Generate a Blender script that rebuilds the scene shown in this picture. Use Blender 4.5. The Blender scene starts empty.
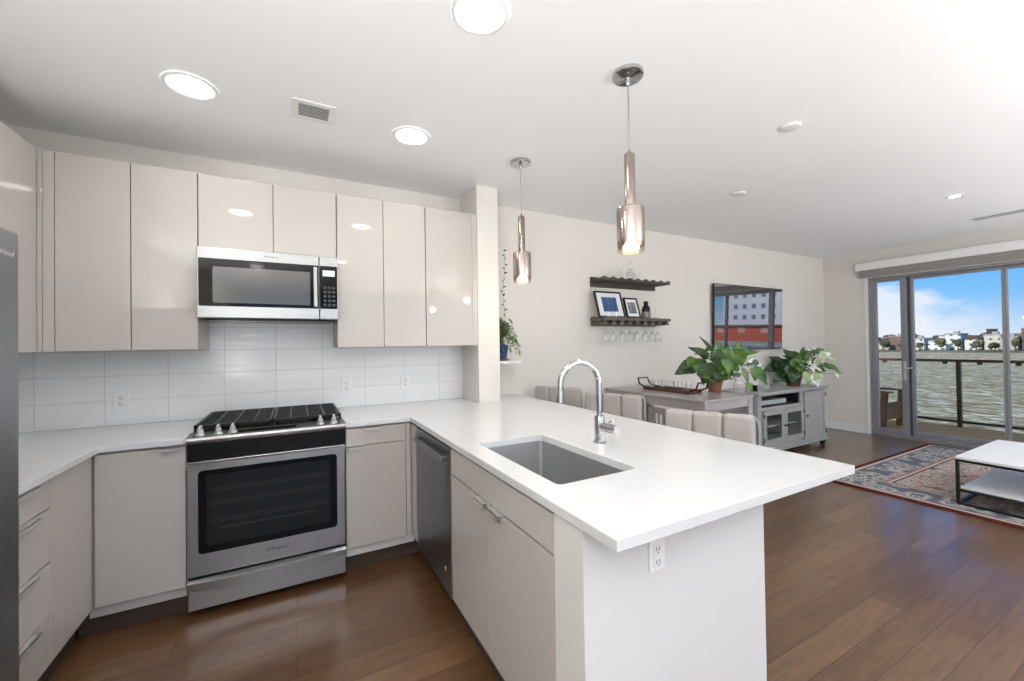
import bpy, bmesh, math, random
from mathutils import Vector, Matrix, Euler
random.seed(7)
PI = math.pi
scene = bpy.context.scene
COL = scene.collection

# ------------------------------------------------------------------ camera
F_PX, CX = 406.2, 510.74
cam_data = bpy.data.cameras.new('camera')
cam_data.sensor_width = 36.0
cam_data.lens = F_PX / 1024 * 36.0
cam_data.shift_x = (512 - CX) / 1024
cam_data.clip_start = 0.02
cam_data.clip_end = 3000
cam = bpy.data.objects.new('camera', cam_data)
COL.objects.link(cam)
cR = Vector((0.88235555, -0.47035989, -0.01450029))
cU = Vector((0.00812481, -0.01558184, 0.99984558))
cF = Vector((0.4705132, 0.88233711, 0.00992714))
cam.matrix_world = Matrix(((cR.x, cU.x, -cF.x, 0.0), (cR.y, cU.y, -cF.y, 0.0),
                           (cR.z, cU.z, -cF.z, 1.3656), (0, 0, 0, 1)))
scene.camera = cam

# ------------------------------------------------------------------ view
scene.view_settings.view_transform = 'Standard'
scene.view_settings.look = 'None'
scene.view_settings.gamma = 1.0
scene.view_settings.use_curve_mapping = False
scene.view_settings.exposure = 0.14

LAMP_STRENGTH = 46.0        # recessed ceiling lamps
PENDANT_STRENGTH = 9.0
SOUTH_FILL = 33.0      # daylight fill added from the unseen south side (W)
UPLIGHT = 92.0              # each added floor uplighter (W)
SUN = 3.6
SKY = 1.0


def lin(c):
    o = []
    for v in c[:3]:
        v = v / 255.0
        o.append(v / 12.92 if v <= 0.04045 else ((v + 0.055) / 1.055) ** 2.4)
    return tuple(o) + (1.0,)


# ------------------------------------------------------------------ world: sky with clouds
world = bpy.data.worlds.new('sky')
scene.world = world
world.use_nodes = True
nt = world.node_tree
nt.nodes.clear()
w_out = nt.nodes.new('ShaderNodeOutputWorld')
w_bg = nt.nodes.new('ShaderNodeBackground')
w_tc = nt.nodes.new('ShaderNodeTexCoord')
w_sep = nt.nodes.new('ShaderNodeSeparateXYZ')
nt.links.new(w_tc.outputs['Generated'], w_sep.inputs[0])
w_ramp = nt.nodes.new('ShaderNodeValToRGB')
els = w_ramp.color_ramp.elements
els[0].position = 0.0
els[0].color = lin((214, 226, 240))
els[1].position = 0.30
els[1].color = lin((70, 150, 232))
e = els.new(0.07)
e.color = lin((130, 192, 246))
e = els.new(0.14)
e.color = lin((92, 174, 244))
nt.links.new(w_sep.outputs['Z'], w_ramp.inputs[0])
w_map = nt.nodes.new('ShaderNodeMapping')
w_map.inputs['Scale'].default_value = (1.0, 1.0, 2.4)
w_map.inputs['Location'].default_value = (0.35, 0.1, 0.0)
nt.links.new(w_tc.outputs['Generated'], w_map.inputs[0])
w_noise = nt.nodes.new('ShaderNodeTexNoise')
w_noise.inputs['Scale'].default_value = 5.5
w_noise.inputs['Detail'].default_value = 7
w_noise.inputs['Roughness'].default_value = 0.55
nt.links.new(w_map.outputs[0], w_noise.inputs['Vector'])
# a long bank of cloud that climbs towards the north
w_m1 = nt.nodes.new('ShaderNodeMath')
w_m1.operation = 'MULTIPLY_ADD'
w_m1.inputs[1].default_value = 0.62
w_m1.inputs[2].default_value = -0.105
nt.links.new(w_sep.outputs['Y'], w_m1.inputs[0])
w_m2 = nt.nodes.new('ShaderNodeMath')
w_m2.operation = 'SUBTRACT'
nt.links.new(w_m1.outputs[0], w_m2.inputs[0])
nt.links.new(w_sep.outputs['Z'], w_m2.inputs[1])
w_m3 = nt.nodes.new('ShaderNodeMath')
w_m3.operation = 'MULTIPLY_ADD'
w_m3.inputs[1].default_value = 0.35
nt.links.new(w_noise.outputs['Fac'], w_m3.inputs[0])
nt.links.new(w_m2.outputs[0], w_m3.inputs[2])
w_cr = nt.nodes.new('ShaderNodeValToRGB')
w_cr.color_ramp.elements[0].position = 0.155
w_cr.color_ramp.elements[1].position = 0.205
nt.links.new(w_m3.outputs[0], w_cr.inputs[0])
w_mix = nt.nodes.new('ShaderNodeMix')
w_mix.data_type = 'RGBA'
w_mix.inputs[7].default_value = lin((236, 238, 248))
w_mul = nt.nodes.new('ShaderNodeMath')
w_mul.operation = 'MULTIPLY'
w_mul.inputs[1].default_value = 0.85
nt.links.new(w_cr.outputs[0], w_mul.inputs[0])
nt.links.new(w_mul.outputs[0], w_mix.inputs[0])
nt.links.new(w_ramp.outputs[0], w_mix.inputs[6])
nt.links.new(w_mix.outputs[2], w_bg.inputs[0])
w_bg.inputs[1].default_value = SKY
nt.links.new(w_bg.outputs[0], w_out.inputs[0])

# ------------------------------------------------------------------ sun and added daylight
sd = bpy.data.lights.new('sun', 'SUN')
sd.energy = SUN
sd.angle = 0.02
sd.color = (1.0, 0.94, 0.84)
so = bpy.data.objects.new('sun', sd)
COL.objects.link(so)
so.rotation_euler = Vector((0.78, -0.22, -0.58)).to_track_quat('-Z', 'Y').to_euler()


def area_fill(name, loc, direction, sx, sy, power, color):
    d = bpy.data.lights.new(name, 'AREA')
    d.shape = 'RECTANGLE'
    d.size, d.size_y = sx, sy
    d.energy = power
    d.color = color
    o = bpy.data.objects.new(name, d)
    COL.objects.link(o)
    o.location = loc
    o.rotation_euler = Vector(direction).to_track_quat('-Z', 'Z').to_euler()
    return o


area_fill('south_fill_light', (2.6, -2.50, 1.35), (0, 1, 0.5), 7.0, 1.9, SOUTH_FILL, (1.0, 0.995, 0.985))  # unseen area light added as frontal fill, tilted up towards the ceiling


# ------------------------------------------------------------------ materials
def new_mat(name):
    m = bpy.data.materials.new(name)
    m.use_nodes = True
    n = m.node_tree.nodes
    return m, n, m.node_tree.links, n['Principled BSDF']


def mat(name, rgb, rough=0.5, metal=0.0, coat=0.0, var=0.0, vscale=6.0, bump=0.0, bscale=40.0,
        stretch=(1, 1, 1), spec=0.5, emit=None, estr=0.0, sheen=0.0, rvar=0.0):
    m, n, l, b = new_mat(name)
    c = lin(rgb)
    b.inputs['Base Color'].default_value = c
    b.inputs['Roughness'].default_value = rough
    b.inputs['Metallic'].default_value = metal
    b.inputs['Coat Weight'].default_value = coat
    b.inputs['Coat Roughness'].default_value = 0.03
    b.inputs['Specular IOR Level'].default_value = spec
    b.inputs['Sheen Weight'].default_value = sheen
    tc = n.new('ShaderNodeTexCoord')
    mp = n.new('ShaderNodeMapping')
    mp.inputs['Scale'].default_value = stretch
    l.new(tc.outputs['Object'], mp.inputs[0])
    if var or rvar:
        t = n.new('ShaderNodeTexNoise')
        t.inputs['Scale'].default_value = vscale
        t.inputs['Detail'].default_value = 4
        l.new(mp.outputs[0], t.inputs['Vector'])
        if var:
            r = n.new('ShaderNodeValToRGB')
            r.color_ramp.elements[0].position = 0.3
            r.color_ramp.elements[1].position = 0.7
            r.color_ramp.elements[0].color = tuple(x * (1 - var) for x in c[:3]) + (1,)
            r.color_ramp.elements[1].color = tuple(min(1, x * (1 + var)) for x in c[:3]) + (1,)
            l.new(t.outputs['Fac'], r.inputs[0])
            l.new(r.outputs[0], b.inputs['Base Color'])
        if rvar:
            mr = n.new('ShaderNodeMapRange')
            mr.inputs['To Min'].default_value = max(0, rough - rvar)
            mr.inputs['To Max'].default_value = rough + rvar
            l.new(t.outputs['Fac'], mr.inputs['Value'])
            l.new(mr.outputs[0], b.inputs['Roughness'])
    if bump:
        t2 = n.new('ShaderNodeTexNoise')
        t2.inputs['Scale'].default_value = bscale
        t2.inputs['Detail'].default_value = 3
        l.new(mp.outputs[0], t2.inputs['Vector'])
        bp = n.new('ShaderNodeBump')
        bp.inputs['Strength'].default_value = bump
        bp.inputs['Distance'].default_value = 0.01
        l.new(t2.outputs['Fac'], bp.inputs['Height'])
        l.new(bp.outputs[0], b.inputs['Normal'])
    if emit:
        b.inputs['Emission Color'].default_value = lin(emit)
        b.inputs['Emission Strength'].default_value = estr
    return m


def thin_glass(name, tint=(250, 252, 252), edge=0.12, face=0.03, rough=0.0, body=0.0, body_rgb=(235, 238, 238)):
    """clear thin glass: lets light straight through and mirrors more at grazing angles"""
    m = bpy.data.materials.new(name)
    m.use_nodes = True
    n, l = m.node_tree.nodes, m.node_tree.links
    n.clear()
    out = n.new('ShaderNodeOutputMaterial')
    tr = n.new('ShaderNodeBsdfTransparent')
    tr.inputs[0].default_value = lin(tint)
    gl = n.new('ShaderNodeBsdfGlossy')
    gl.inputs['Roughness'].default_value = rough
    lw = n.new('ShaderNodeLayerWeight')
    lw.inputs['Blend'].default_value = 0.35
    mr = n.new('ShaderNodeMapRange')
    mr.inputs['To Min'].default_value = face
    mr.inputs['To Max'].default_value = edge
    l.new(lw.outputs['Facing'], mr.inputs['Value'])
    mx = n.new('ShaderNodeMixShader')
    l.new(mr.outputs[0], mx.inputs[0])
    l.new(tr.outputs[0], mx.inputs[1])
    l.new(gl.outputs[0], mx.inputs[2])
    last = mx
    if body:
        df = n.new('ShaderNodeBsdfDiffuse')
        df.inputs[0].default_value = lin(body_rgb)
        m2 = n.new('ShaderNodeMixShader')
        m2.inputs[0].default_value = body
        l.new(mx.outputs[0], m2.inputs[1])
        l.new(df.outputs[0], m2.inputs[2])
        last = m2
    l.new(last.outputs[0], out.inputs[0])
    return m


def emission(name, rgb, s):
    m = bpy.data.materials.new(name)
    m.use_nodes = True
    n, l = m.node_tree.nodes, m.node_tree.links
    n.clear()
    out = n.new('ShaderNodeOutputMaterial')
    em = n.new('ShaderNodeEmission')
    em.inputs[0].default_value = lin(rgb)
    em.inputs[1].default_value = s
    l.new(em.outputs[0], out.inputs[0])
    return m


def floor_mat():
    m, n, l, b = new_mat('oak_planks')
    tc = n.new('ShaderNodeTexCoord')
    br = n.new('ShaderNodeTexBrick')
    br.offset = 0.37
    br.offset_frequency = 2
    br.inputs['Scale'].default_value = 1.0
    br.inputs['Brick Width'].default_value = 1.35
    br.inputs['Row Height'].default_value = 0.128
    br.inputs['Mortar Size'].default_value = 0.0016
    br.inputs['Mortar Smooth'].default_value = 0.2
    br.inputs['Bias'].default_value = 0.0
    br.inputs['Color1'].default_value = (0, 0, 0, 1)
    br.inputs['Color2'].default_value = (1, 1, 1, 1)
    br.inputs['Mortar'].default_value = (0.5, 0.5, 0.5, 1)
    l.new(tc.outputs['Object'], br.inputs['Vector'])
    ramp = n.new('ShaderNodeValToRGB')
    r = ramp.color_ramp
    r.elements[0].position, r.elements[0].color = 0.0, lin((96, 67, 44))
    r.elements[1].position, r.elements[1].color = 1.0, lin((120, 89, 62))
    e = r.elements.new(0.5)
    e.color = lin((108, 77, 51))
    l.new(br.outputs['Color'], ramp.inputs[0])
    # grain runs along the plank, shifted per plank
    add = n.new('ShaderNodeVectorMath')
    add.operation = 'MULTIPLY_ADD'
    add.inputs[1].default_value = (7.3, 3.1, 5.7)
    l.new(br.outputs['Color'], add.inputs[0])
    l.new(tc.outputs['Object'], add.inputs[2])
    mp = n.new('ShaderNodeMapping')
    mp.inputs['Scale'].default_value = (1.6, 17, 1)
    l.new(add.outputs[0], mp.inputs[0])
    g = n.new('ShaderNodeTexNoise')
    g.inputs['Scale'].default_value = 2.2
    g.inputs['Detail'].default_value = 8
    g.inputs['Roughness'].default_value = 0.62
    g.inputs['Distortion'].default_value = 0.6
    l.new(mp.outputs[0], g.inputs['Vector'])
    gr = n.new('ShaderNodeValToRGB')
    gr.color_ramp.elements[0].position, gr.color_ramp.elements[0].color = 0.3, (0.62, 0.60, 0.58, 1)
    gr.color_ramp.elements[1].position, gr.color_ramp.elements[1].color = 0.68, (1.18, 1.18, 1.16, 1)
    l.new(g.outputs['Fac'], gr.inputs[0])
    mul = n.new('ShaderNodeMix')
    mul.data_type = 'RGBA'
    mul.blend_type = 'MULTIPLY'
    mul.inputs[0].default_value = 1.0
    l.new(ramp.outputs[0], mul.inputs[6])
    l.new(gr.outputs[0], mul.inputs[7])
    mo = n.new('ShaderNodeMix')
    mo.data_type = 'RGBA'
    mo.inputs[7].default_value = lin((48, 30, 20))
    l.new(br.outputs['Fac'], mo.inputs[0])
    l.new(mul.outputs[2], mo.inputs[6])
    l.new(mo.outputs[2], b.inputs['Base Color'])
    rr = n.new('ShaderNodeMapRange')
    rr.inputs['To Min'].default_value = 0.24
    rr.inputs['To Max'].default_value = 0.38
    l.new(g.outputs['Fac'], rr.inputs['Value'])
    l.new(rr.outputs[0], b.inputs['Roughness'])
    b.inputs['Specular IOR Level'].default_value = 0.7
    b.inputs['Coat Weight'].default_value = 0.6
    b.inputs['Coat Roughness'].default_value = 0.17
    bp = n.new('ShaderNodeBump')
    bp.inputs['Strength'].default_value = 0.35
    bp.inputs['Distance'].default_value = 0.002
    sub = n.new('ShaderNodeMath')
    sub.operation = 'MULTIPLY_ADD'
    sub.inputs[1].default_value = -1.0
    l.new(br.outputs['Fac'], sub.inputs[0])
    sc = n.new('ShaderNodeMath')
    sc.operation = 'MULTIPLY'
    sc.inputs[1].default_value = 0.35
    l.new(g.outputs['Fac'], sc.inputs[0])
    l.new(sc.outputs[0], sub.inputs[2])
    l.new(sub.outputs[0], bp.inputs['Height'])
    l.new(bp.outputs[0], b.inputs['Normal'])
    return m


def tile_mat(swap_x):
    """stacked white wall tiles with gently rippled faces; joints every 295 x 148 mm"""
    m, n, l, b = new_mat('white_wall_tile')
    tc = n.new('ShaderNodeTexCoord')
    sp = n.new('ShaderNodeSeparateXYZ')
    l.new(tc.outputs['Object'], sp.inputs[0])
    cb = n.new('ShaderNodeCombineXYZ')
    l.new(sp.outputs['Y' if swap_x else 'X'], cb.inputs[0])
    l.new(sp.outputs['Z'], cb.inputs[1])
    br = n.new('ShaderNodeTexBrick')
    br.offset = 0.0
    br.inputs['Scale'].default_value = 1.0
    br.inputs['Brick Width'].default_value = 0.295
    br.inputs['Row Height'].default_value = 0.148
    br.inputs['Mortar Size'].default_value = 0.0016
    br.inputs['Mortar Smooth'].default_value = 0.3
    br.inputs['Color1'].default_value = (0, 0, 0, 1)
    br.inputs['Color2'].default_value = (1, 1, 1, 1)
    l.new(cb.outputs[0], br.inputs['Vector'])
    mx = n.new('ShaderNodeMix')
    mx.data_type = 'RGBA'
    mx.inputs[6].default_value = lin((233, 234, 235))
    mx.inputs[7].default_value = lin((196, 198, 200))
    l.new(br.outputs['Fac'], mx.inputs[0])
    l.new(mx.outputs[2], b.inputs['Base Color'])
    b.inputs['Roughness'].default_value = 0.16
    mp = n.new('ShaderNodeMapping')
    mp.inputs['Scale'].default_value = (2.0, 26.0, 1)
    l.new(cb.outputs[0], mp.inputs[0])
    nz = n.new('ShaderNodeTexNoise')
    nz.inputs['Scale'].default_value = 1.0
    nz.inputs['Detail'].default_value = 1
    l.new(mp.outputs[0], nz.inputs['Vector'])
    # only some of the tiles are rippled
    gt = n.new('ShaderNodeMapRange')
    gt.inputs['From Min'].default_value = 0.3
    gt.inputs['From Max'].default_value = 0.7
    gt.inputs['To Min'].default_value = 0.2
    sb = n.new('ShaderNodeSeparateColor')
    l.new(br.outputs['Color'], sb.inputs[0])
    l.new(sb.outputs[0], gt.inputs['Value'])
    ml = n.new('ShaderNodeMath')
    ml.operation = 'MULTIPLY'
    l.new(nz.outputs['Fac'], ml.inputs[0])
    l.new(gt.outputs[0], ml.inputs[1])
    sb2 = n.new('ShaderNodeMath')
    sb2.operation = 'SUBTRACT'
    l.new(ml.outputs[0], sb2.inputs[0])
    l.new(br.outputs['Fac'], sb2.inputs[1])
    bp = n.new('ShaderNodeBump')
    bp.inputs['Strength'].default_value = 0.5
    bp.inputs['Distance'].default_value = 0.006
    l.new(sb2.outputs[0], bp.inputs['Height'])
    l.new(bp.outputs[0], b.inputs['Normal'])
    return m


def steel_mat(name, rgb, rough, axis):
    st = {'x': (1.5, 220, 220), 'y': (220, 1.5, 220), 'z': (220, 220, 1.5)}[axis]
    return mat(name, rgb, rough, 1.0, bump=0.05, bscale=1.0, stretch=st, rvar=0.06, vscale=1.0)


def wood_mat(name, dark, light, axis='x', rough=0.6, scale=1.0):
    m, n, l, b = new_mat(name)
    tc = n.new('ShaderNodeTexCoord')
    mp = n.new('ShaderNodeMapping')
    s = {'x': (2, 22, 22), 'y': (22, 2, 22), 'z': (22, 22, 2)}[axis]
    mp.inputs['Scale'].default_value = tuple(v * scale for v in s)
    l.new(tc.outputs['Object'], mp.inputs[0])
    t = n.new('ShaderNodeTexNoise')
    t.inputs['Scale'].default_value = 1.6
    t.inputs['Detail'].default_value = 7
    t.inputs['Distortion'].default_value = 0.8
    l.new(mp.outputs[0], t.inputs['Vector'])
    r = n.new('ShaderNodeValToRGB')
    r.color_ramp.elements[0].position, r.color_ramp.elements[0].color = 0.3, lin(dark)
    r.color_ramp.elements[1].position, r.color_ramp.elements[1].color = 0.7, lin(light)
    l.new(t.outputs['Fac'], r.inputs[0])
    l.new(r.outputs[0], b.inputs['Base Color'])
    b.inputs['Roughness'].default_value = rough
    bp = n.new('ShaderNodeBump')
    bp.inputs['Strength'].default_value = 0.25
    bp.inputs['Distance'].default_value = 0.004
    l.new(t.outputs['Fac'], bp.inputs['Height'])
    l.new(bp.outputs[0], b.inputs['Normal'])
    return m


def leaf_mat(name, dark, light, variegated=None, amount=0.6):
    m, n, l, b = new_mat(name)
    tc = n.new('ShaderNodeTexCoord')
    t = n.new('ShaderNodeTexNoise')
    t.inputs['Scale'].default_value = 9
    t.inputs['Detail'].default_value = 3
    l.new(tc.outputs['Object'], t.inputs['Vector'])
    r = n.new('ShaderNodeValToRGB')
    r.color_ramp.elements[0].position, r.color_ramp.elements[0].color = 0.35, lin(dark)
    r.color_ramp.elements[1].position, r.color_ramp.elements[1].color = 0.65, lin(light)
    l.new(t.outputs['Fac'], r.inputs[0])
    last = r.outputs[0]
    if variegated:
        t2 = n.new('ShaderNodeTexNoise')
        t2.inputs['Scale'].default_value = 13
        t2.inputs['Detail'].default_value = 2
        t2.inputs['Distortion'].default_value = 1.0
        l.new(tc.outputs['Object'], t2.inputs['Vector'])
        r2 = n.new('ShaderNodeValToRGB')
        r2.color_ramp.elements[0].position = amount
        r2.color_ramp.elements[1].position = amount + 0.05
        l.new(t2.outputs['Fac'], r2.inputs[0])
        mx = n.new('ShaderNodeMix')
        mx.data_type = 'RGBA'
        mx.inputs[7].default_value = lin(variegated)
        l.new(r2.outputs[0], mx.inputs[0])
        l.new(last, mx.inputs[6])
        last = mx.outputs[2]
    l.new(last, b.inputs['Base Color'])
    b.inputs['Roughness'].default_value = 0.38
    b.inputs['Subsurface Weight'].default_value = 0.0
    return m


def water_mat():
    m, n, l, b = new_mat('river_water')
    tc = n.new('ShaderNodeTexCoord')
    mp = n.new('ShaderNodeMapping')
    mp.inputs['Scale'].default_value = (0.75, 0.45, 1)
    l.new(tc.outputs['Object'], mp.inputs[0])
    t = n.new('ShaderNodeTexNoise')
    t.inputs['Scale'].default_value = 1.0
    t.inputs['Detail'].default_value = 7
    t.inputs['Roughness'].default_value = 0.72
    t.inputs['Distortion'].default_value = 0.5
    l.new(mp.outputs[0], t.inputs['Vector'])
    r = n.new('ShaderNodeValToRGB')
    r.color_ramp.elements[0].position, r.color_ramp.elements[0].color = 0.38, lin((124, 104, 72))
    r.color_ramp.elements[1].position, r.color_ramp.elements[1].color = 0.66, lin((255, 246, 224))  # bright glints on the waves are painted into the colour
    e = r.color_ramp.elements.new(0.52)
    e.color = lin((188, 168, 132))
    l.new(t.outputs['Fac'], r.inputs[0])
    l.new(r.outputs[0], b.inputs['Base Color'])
    b.inputs['Roughness'].default_value = 0.8
    b.inputs['Specular IOR Level'].default_value = 0.0
    bp = n.new('ShaderNodeBump')
    bp.inputs['Strength'].default_value = 1.0
    bp.inputs['Distance'].default_value = 0.6
    l.new(t.outputs['Fac'], bp.inputs['Height'])
    l.new(bp.outputs[0], b.inputs['Normal'])
    return m


def rug_mat():
    """faded oriental pattern: red selvedge, blue figured border, medallion field"""
    m, n, l, b = new_mat('oriental_rug')
    hx, hy = 1.315, 1.75
    tc = n.new('ShaderNodeTexCoord')
    sp = n.new('ShaderNodeSeparateXYZ')
    l.new(tc.outputs['Object'], sp.inputs[0])

    def math_(op, a, bb=None, c=None):
        x = n.new('ShaderNodeMath')
        x.operation = op
        for i, v in enumerate((a, bb, c)):
            if v is None:
                continue
            if isinstance(v, (int, float)):
                x.inputs[i].default_value = v
            else:
                l.new(v, x.inputs[i])
        return x.outputs[0]
    ax = math_('ABSOLUTE', sp.outputs['X'])
    ay = math_('ABSOLUTE', sp.outputs['Y'])
    ex = math_('SUBTRACT', hx, ax)
    ey = math_('SUBTRACT', hy, ay)
    ed = math_('MINIMUM', ex, ey)                       # distance to the nearest edge
    nz = n.new('ShaderNodeTexNoise')
    nz.inputs['Scale'].default_value = 11
    nz.inputs['Detail'].default_value = 3
    nz.inputs['Distortion'].default_value = 1.2
    l.new(tc.outputs['Object'], nz.inputs['Vector'])
    vo = n.new('ShaderNodeTexVoronoi')
    vo.inputs['Scale'].default_value = 8
    l.new(tc.outputs['Object'], vo.inputs['Vector'])
    # field colours
    fr = n.new('ShaderNodeValToRGB')
    cr = fr.color_ramp
    cr.interpolation = 'LINEAR'
    cr.elements[0].position, cr.elements[0].color = 0.32, lin((84, 88, 100))
    cr.elements[1].position, cr.elements[1].color = 0.74, lin((206, 196, 184))
    for p, c in ((0.40, (150, 142, 132)), (0.45, (206, 200, 190)), (0.52, (156, 92, 74)), (0.56, (208, 202, 192)), (0.64, (128, 130, 138))):
        e = cr.elements.new(p)
        e.color = lin(c)
    l.new(nz.outputs['Fac'], fr.inputs[0])
    # border colours
    brp = n.new('ShaderNodeValToRGB')
    cb = brp.color_ramp
    cb.elements[0].position, cb.elements[0].color = 0.12, lin((78, 84, 106))
    cb.elements[1].position, cb.elements[1].color = 0.70, lin((104, 106, 120))
    for p, c in ((0.20, (192, 188, 184)), (0.30, (62, 64, 78)), (0.40, (190, 186, 180)), (0.56, (150, 146, 148))):
        e = cb.elements.new(p)
        e.color = lin(c)
    l.new(vo.outputs['Distance'], brp.inputs[0])
    # medallion lozenge
    dm = math_('ADD', math_('MULTIPLY', ax, 1.0), math_('MULTIPLY', ay, 0.7))
    dmn = math_('MULTIPLY_ADD', nz.outputs['Fac'], 0.12, dm)
    md = n.new('ShaderNodeValToRGB')
    cm = md.color_ramp
    cm.interpolation = 'CONSTANT'
    cm.elements[0].position, cm.elements[0].color = 0.0, (0, 0, 0, 1)
    cm.elements[1].position, cm.elements[1].color = 0.22, (1, 1, 1, 1)
    for p, v in ((0.26, 0.0), (0.78, 1.0), (0.82, 0.0), (0.9, .5), (0.93, 0.0)):
        e = cm.elements.new(p)
        e.color = (v, v, v, 1)
    l.new(dmn, md.inputs[0])
    mx1 = n.new('ShaderNodeMix')
    mx1.data_type = 'RGBA'
    mx1.inputs[7].default_value = lin((176, 92, 70))
    l.new(math_('MULTIPLY', md.outputs[0], 0.75), mx1.inputs[0])
    l.new(fr.outputs[0], mx1.inputs[6])
    # edge bands
    bd = n.new('ShaderNodeValToRGB')
    c2 = bd.color_ramp
    c2.interpolation = 'CONSTANT'
    c2.elements[0].position, c2.elements[0].color = 0.0, (1, 1, 1, 1)
    c2.elements[1].position, c2.elements[1].color = 0.42, (0, 0, 0, 1)
    l.new(ed, bd.inputs[0])
    mx2 = n.new('ShaderNodeMix')
    mx2.data_type = 'RGBA'
    l.new(bd.outputs[0], mx2.inputs[0])
    l.new(mx1.outputs[2], mx2.inputs[6])
    l.new(brp.outputs[0], mx2.inputs[7])
    st = n.new('ShaderNodeValToRGB')
    c3 = st.color_ramp
    c3.interpolation = 'CONSTANT'
    c3.elements[0].position, c3.elements[0].color = 0.0, lin((92, 42, 34))
    c3.elements[1].position, c3.elements[1].color = 0.045, lin((200, 190, 184))
    for p, c in ((0.075, (110, 106, 116)), (0.09, (0, 0, 0)), (0.36, (168, 120, 104)), (0.385, (206, 200, 192)), (0.40, (96, 90, 96)), (0.42, (0, 0, 0))):
        e = c3.elements.new(p)
        e.color = lin(c)
    l.new(ed, st.inputs[0])
    isband = n.new('ShaderNodeValToRGB')
    c4 = isband.color_ramp
    c4.interpolation = 'CONSTANT'
    c4.elements[0].position, c4.elements[0].color = 0.0, (1, 1, 1, 1)
    c4.elements[1].position, c4.elements[1].color = 0.09, (0, 0, 0, 1)
    for p, v in ((0.36, 1), (0.42, 0)):
        e = c4.elements.new(p)
        e.color = (v, v, v, 1)
    l.new(ed, isband.inputs[0])
    mx3 = n.new('ShaderNodeMix')
    mx3.data_type = 'RGBA'
    l.new(isband.outputs[0], mx3.inputs[0])
    l.new(mx2.outputs[2], mx3.inputs[6])
    l.new(st.outputs[0], mx3.inputs[7])
    l.new(mx3.outputs[2], b.inputs['Base Color'])
    b.inputs['Roughness'].default_value = 0.95
    b.inputs['Specular IOR Level'].default_value = 0.1
    return m


def facade_mat(name, wall, win, sx, sz, fill=0.5):
    """plaster or brick face with rows of dark windows"""
    m, n, l, b = new_mat(name)
    tc = n.new('ShaderNodeTexCoord')
    sp = n.new('ShaderNodeSeparateXYZ')
    l.new(tc.outputs['Object'], sp.inputs[0])
    ad = n.new('ShaderNodeMath')
    ad.operation = 'ADD'
    l.new(sp.outputs['X'], ad.inputs[0])
    l.new(sp.outputs['Y'], ad.inputs[1])

    def saw(sock, period, frac):
        a = n.new('ShaderNodeMath')
        a.operation = 'DIVIDE'
        a.inputs[1].default_value = period
        l.new(sock, a.inputs[0])
        f = n.new('ShaderNodeMath')
        f.operation = 'FRACT'
        l.new(a.outputs[0], f.inputs[0])
        g = n.new('ShaderNodeMath')
        g.operation = 'LESS_THAN'
        g.inputs[1].default_value = frac
        l.new(f.outputs[0], g.inputs[0])
        return g.outputs[0]
    mu = n.new('ShaderNodeMath')
    mu.operation = 'MULTIPLY'
    l.new(saw(ad.outputs[0], sx, fill), mu.inputs[0])
    l.new(saw(sp.outputs['Z'], sz, fill), mu.inputs[1])
    mx = n.new('ShaderNodeMix')
    mx.data_type = 'RGBA'
    mx.inputs[6].default_value = lin(wall)
    mx.inputs[7].default_value = lin(win)
    l.new(mu.outputs[0], mx.inputs[0])
    l.new(mx.outputs[2], b.inputs['Base Color'])
    b.inputs['Roughness'].default_value = 0.7
    return m


M = {}
M['wall'] = mat('warm_white_paint', (221, 217, 211), 0.85, var=0.015, vscale=1.5)
M['ceiling'] = mat('flat_white_ceiling_paint', (240, 242, 245), 0.9, var=0.01, vscale=1.2)
M['trim'] = mat('white_trim_paint', (228, 228, 228), 0.45)
M['floor'] = floor_mat()
M['tile'] = tile_mat(False)
M['tile_side'] = tile_mat(True)
M['lacquer'] = mat('greige_gloss_lacquer', (187, 181, 176), 0.03, var=0.008, vscale=2)
M['carcass'] = mat('greige_carcass', (186, 180, 175), 0.4)
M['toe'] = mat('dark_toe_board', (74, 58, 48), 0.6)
M['quartz'] = mat('white_quartz', (212, 213, 214), 0.16, var=0.012, vscale=30)
M['panel_white'] = mat('white_painted_board', (214, 213, 212), 0.5, bump=0.03, bscale=60)
M['steel'] = steel_mat('brushed_steel', (172, 172, 172), 0.36, 'x')
M['steel_y'] = steel_mat('brushed_steel_dark', (128, 129, 131), 0.34, 'z')
M['fridge'] = steel_mat('fridge_steel', (160, 163, 167), 0.40, 'z')
M['dw'] = steel_mat('dishwasher_steel', (132, 135, 139), 0.36, 'y')
M['sinksteel'] = mat('satin_sink_steel', (150, 151, 152), 0.42, 0.6, var=0.05, vscale=4)
M['chrome'] = mat('chrome', (196, 196, 198), 0.07, 1.0)
M['alu'] = mat('anodised_aluminium', (206, 205, 203), 0.34, 0.55)
M['black'] = mat('black_enamel', (12, 12, 13), 0.22, spec=0.3)
M['blackglass'] = mat('black_oven_glass', (8, 8, 9), 0.06, spec=0.22)
M['ovenwin'] = mat('oven_window_glass', (24, 25, 26), 0.08, spec=0.3)
M['iron'] = mat('cast_iron', (24, 24, 25), 0.42, 0.3, bump=0.1, bscale=120)
M['mwglass'] = mat('microwave_window', (92, 92, 92), 0.14, 0.4, spec=0.5)
M['darkgrey'] = mat('dark_grey_plastic', (48, 49, 51), 0.4)
M['vent_shadow'] = mat('vent_shadow_grey', (84, 85, 86), 0.8)  # grey stands in for the shade behind the vent slats
M['plastic'] = mat('white_plastic', (232, 232, 232), 0.35)
M['slot'] = mat('socket_slot', (70, 70, 72), 0.6)
M['frame'] = mat('grey_door_frame', (140, 140, 144), 0.4, 0.2)
M['gap_dark'] = mat('dark_grey_gap_shade', (70, 71, 75), 0.5)  # dark tone for the shaded gap between the door leaves
M['blind'] = mat('grey_blind_fabric', (140, 137, 136), 0.9)
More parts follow.
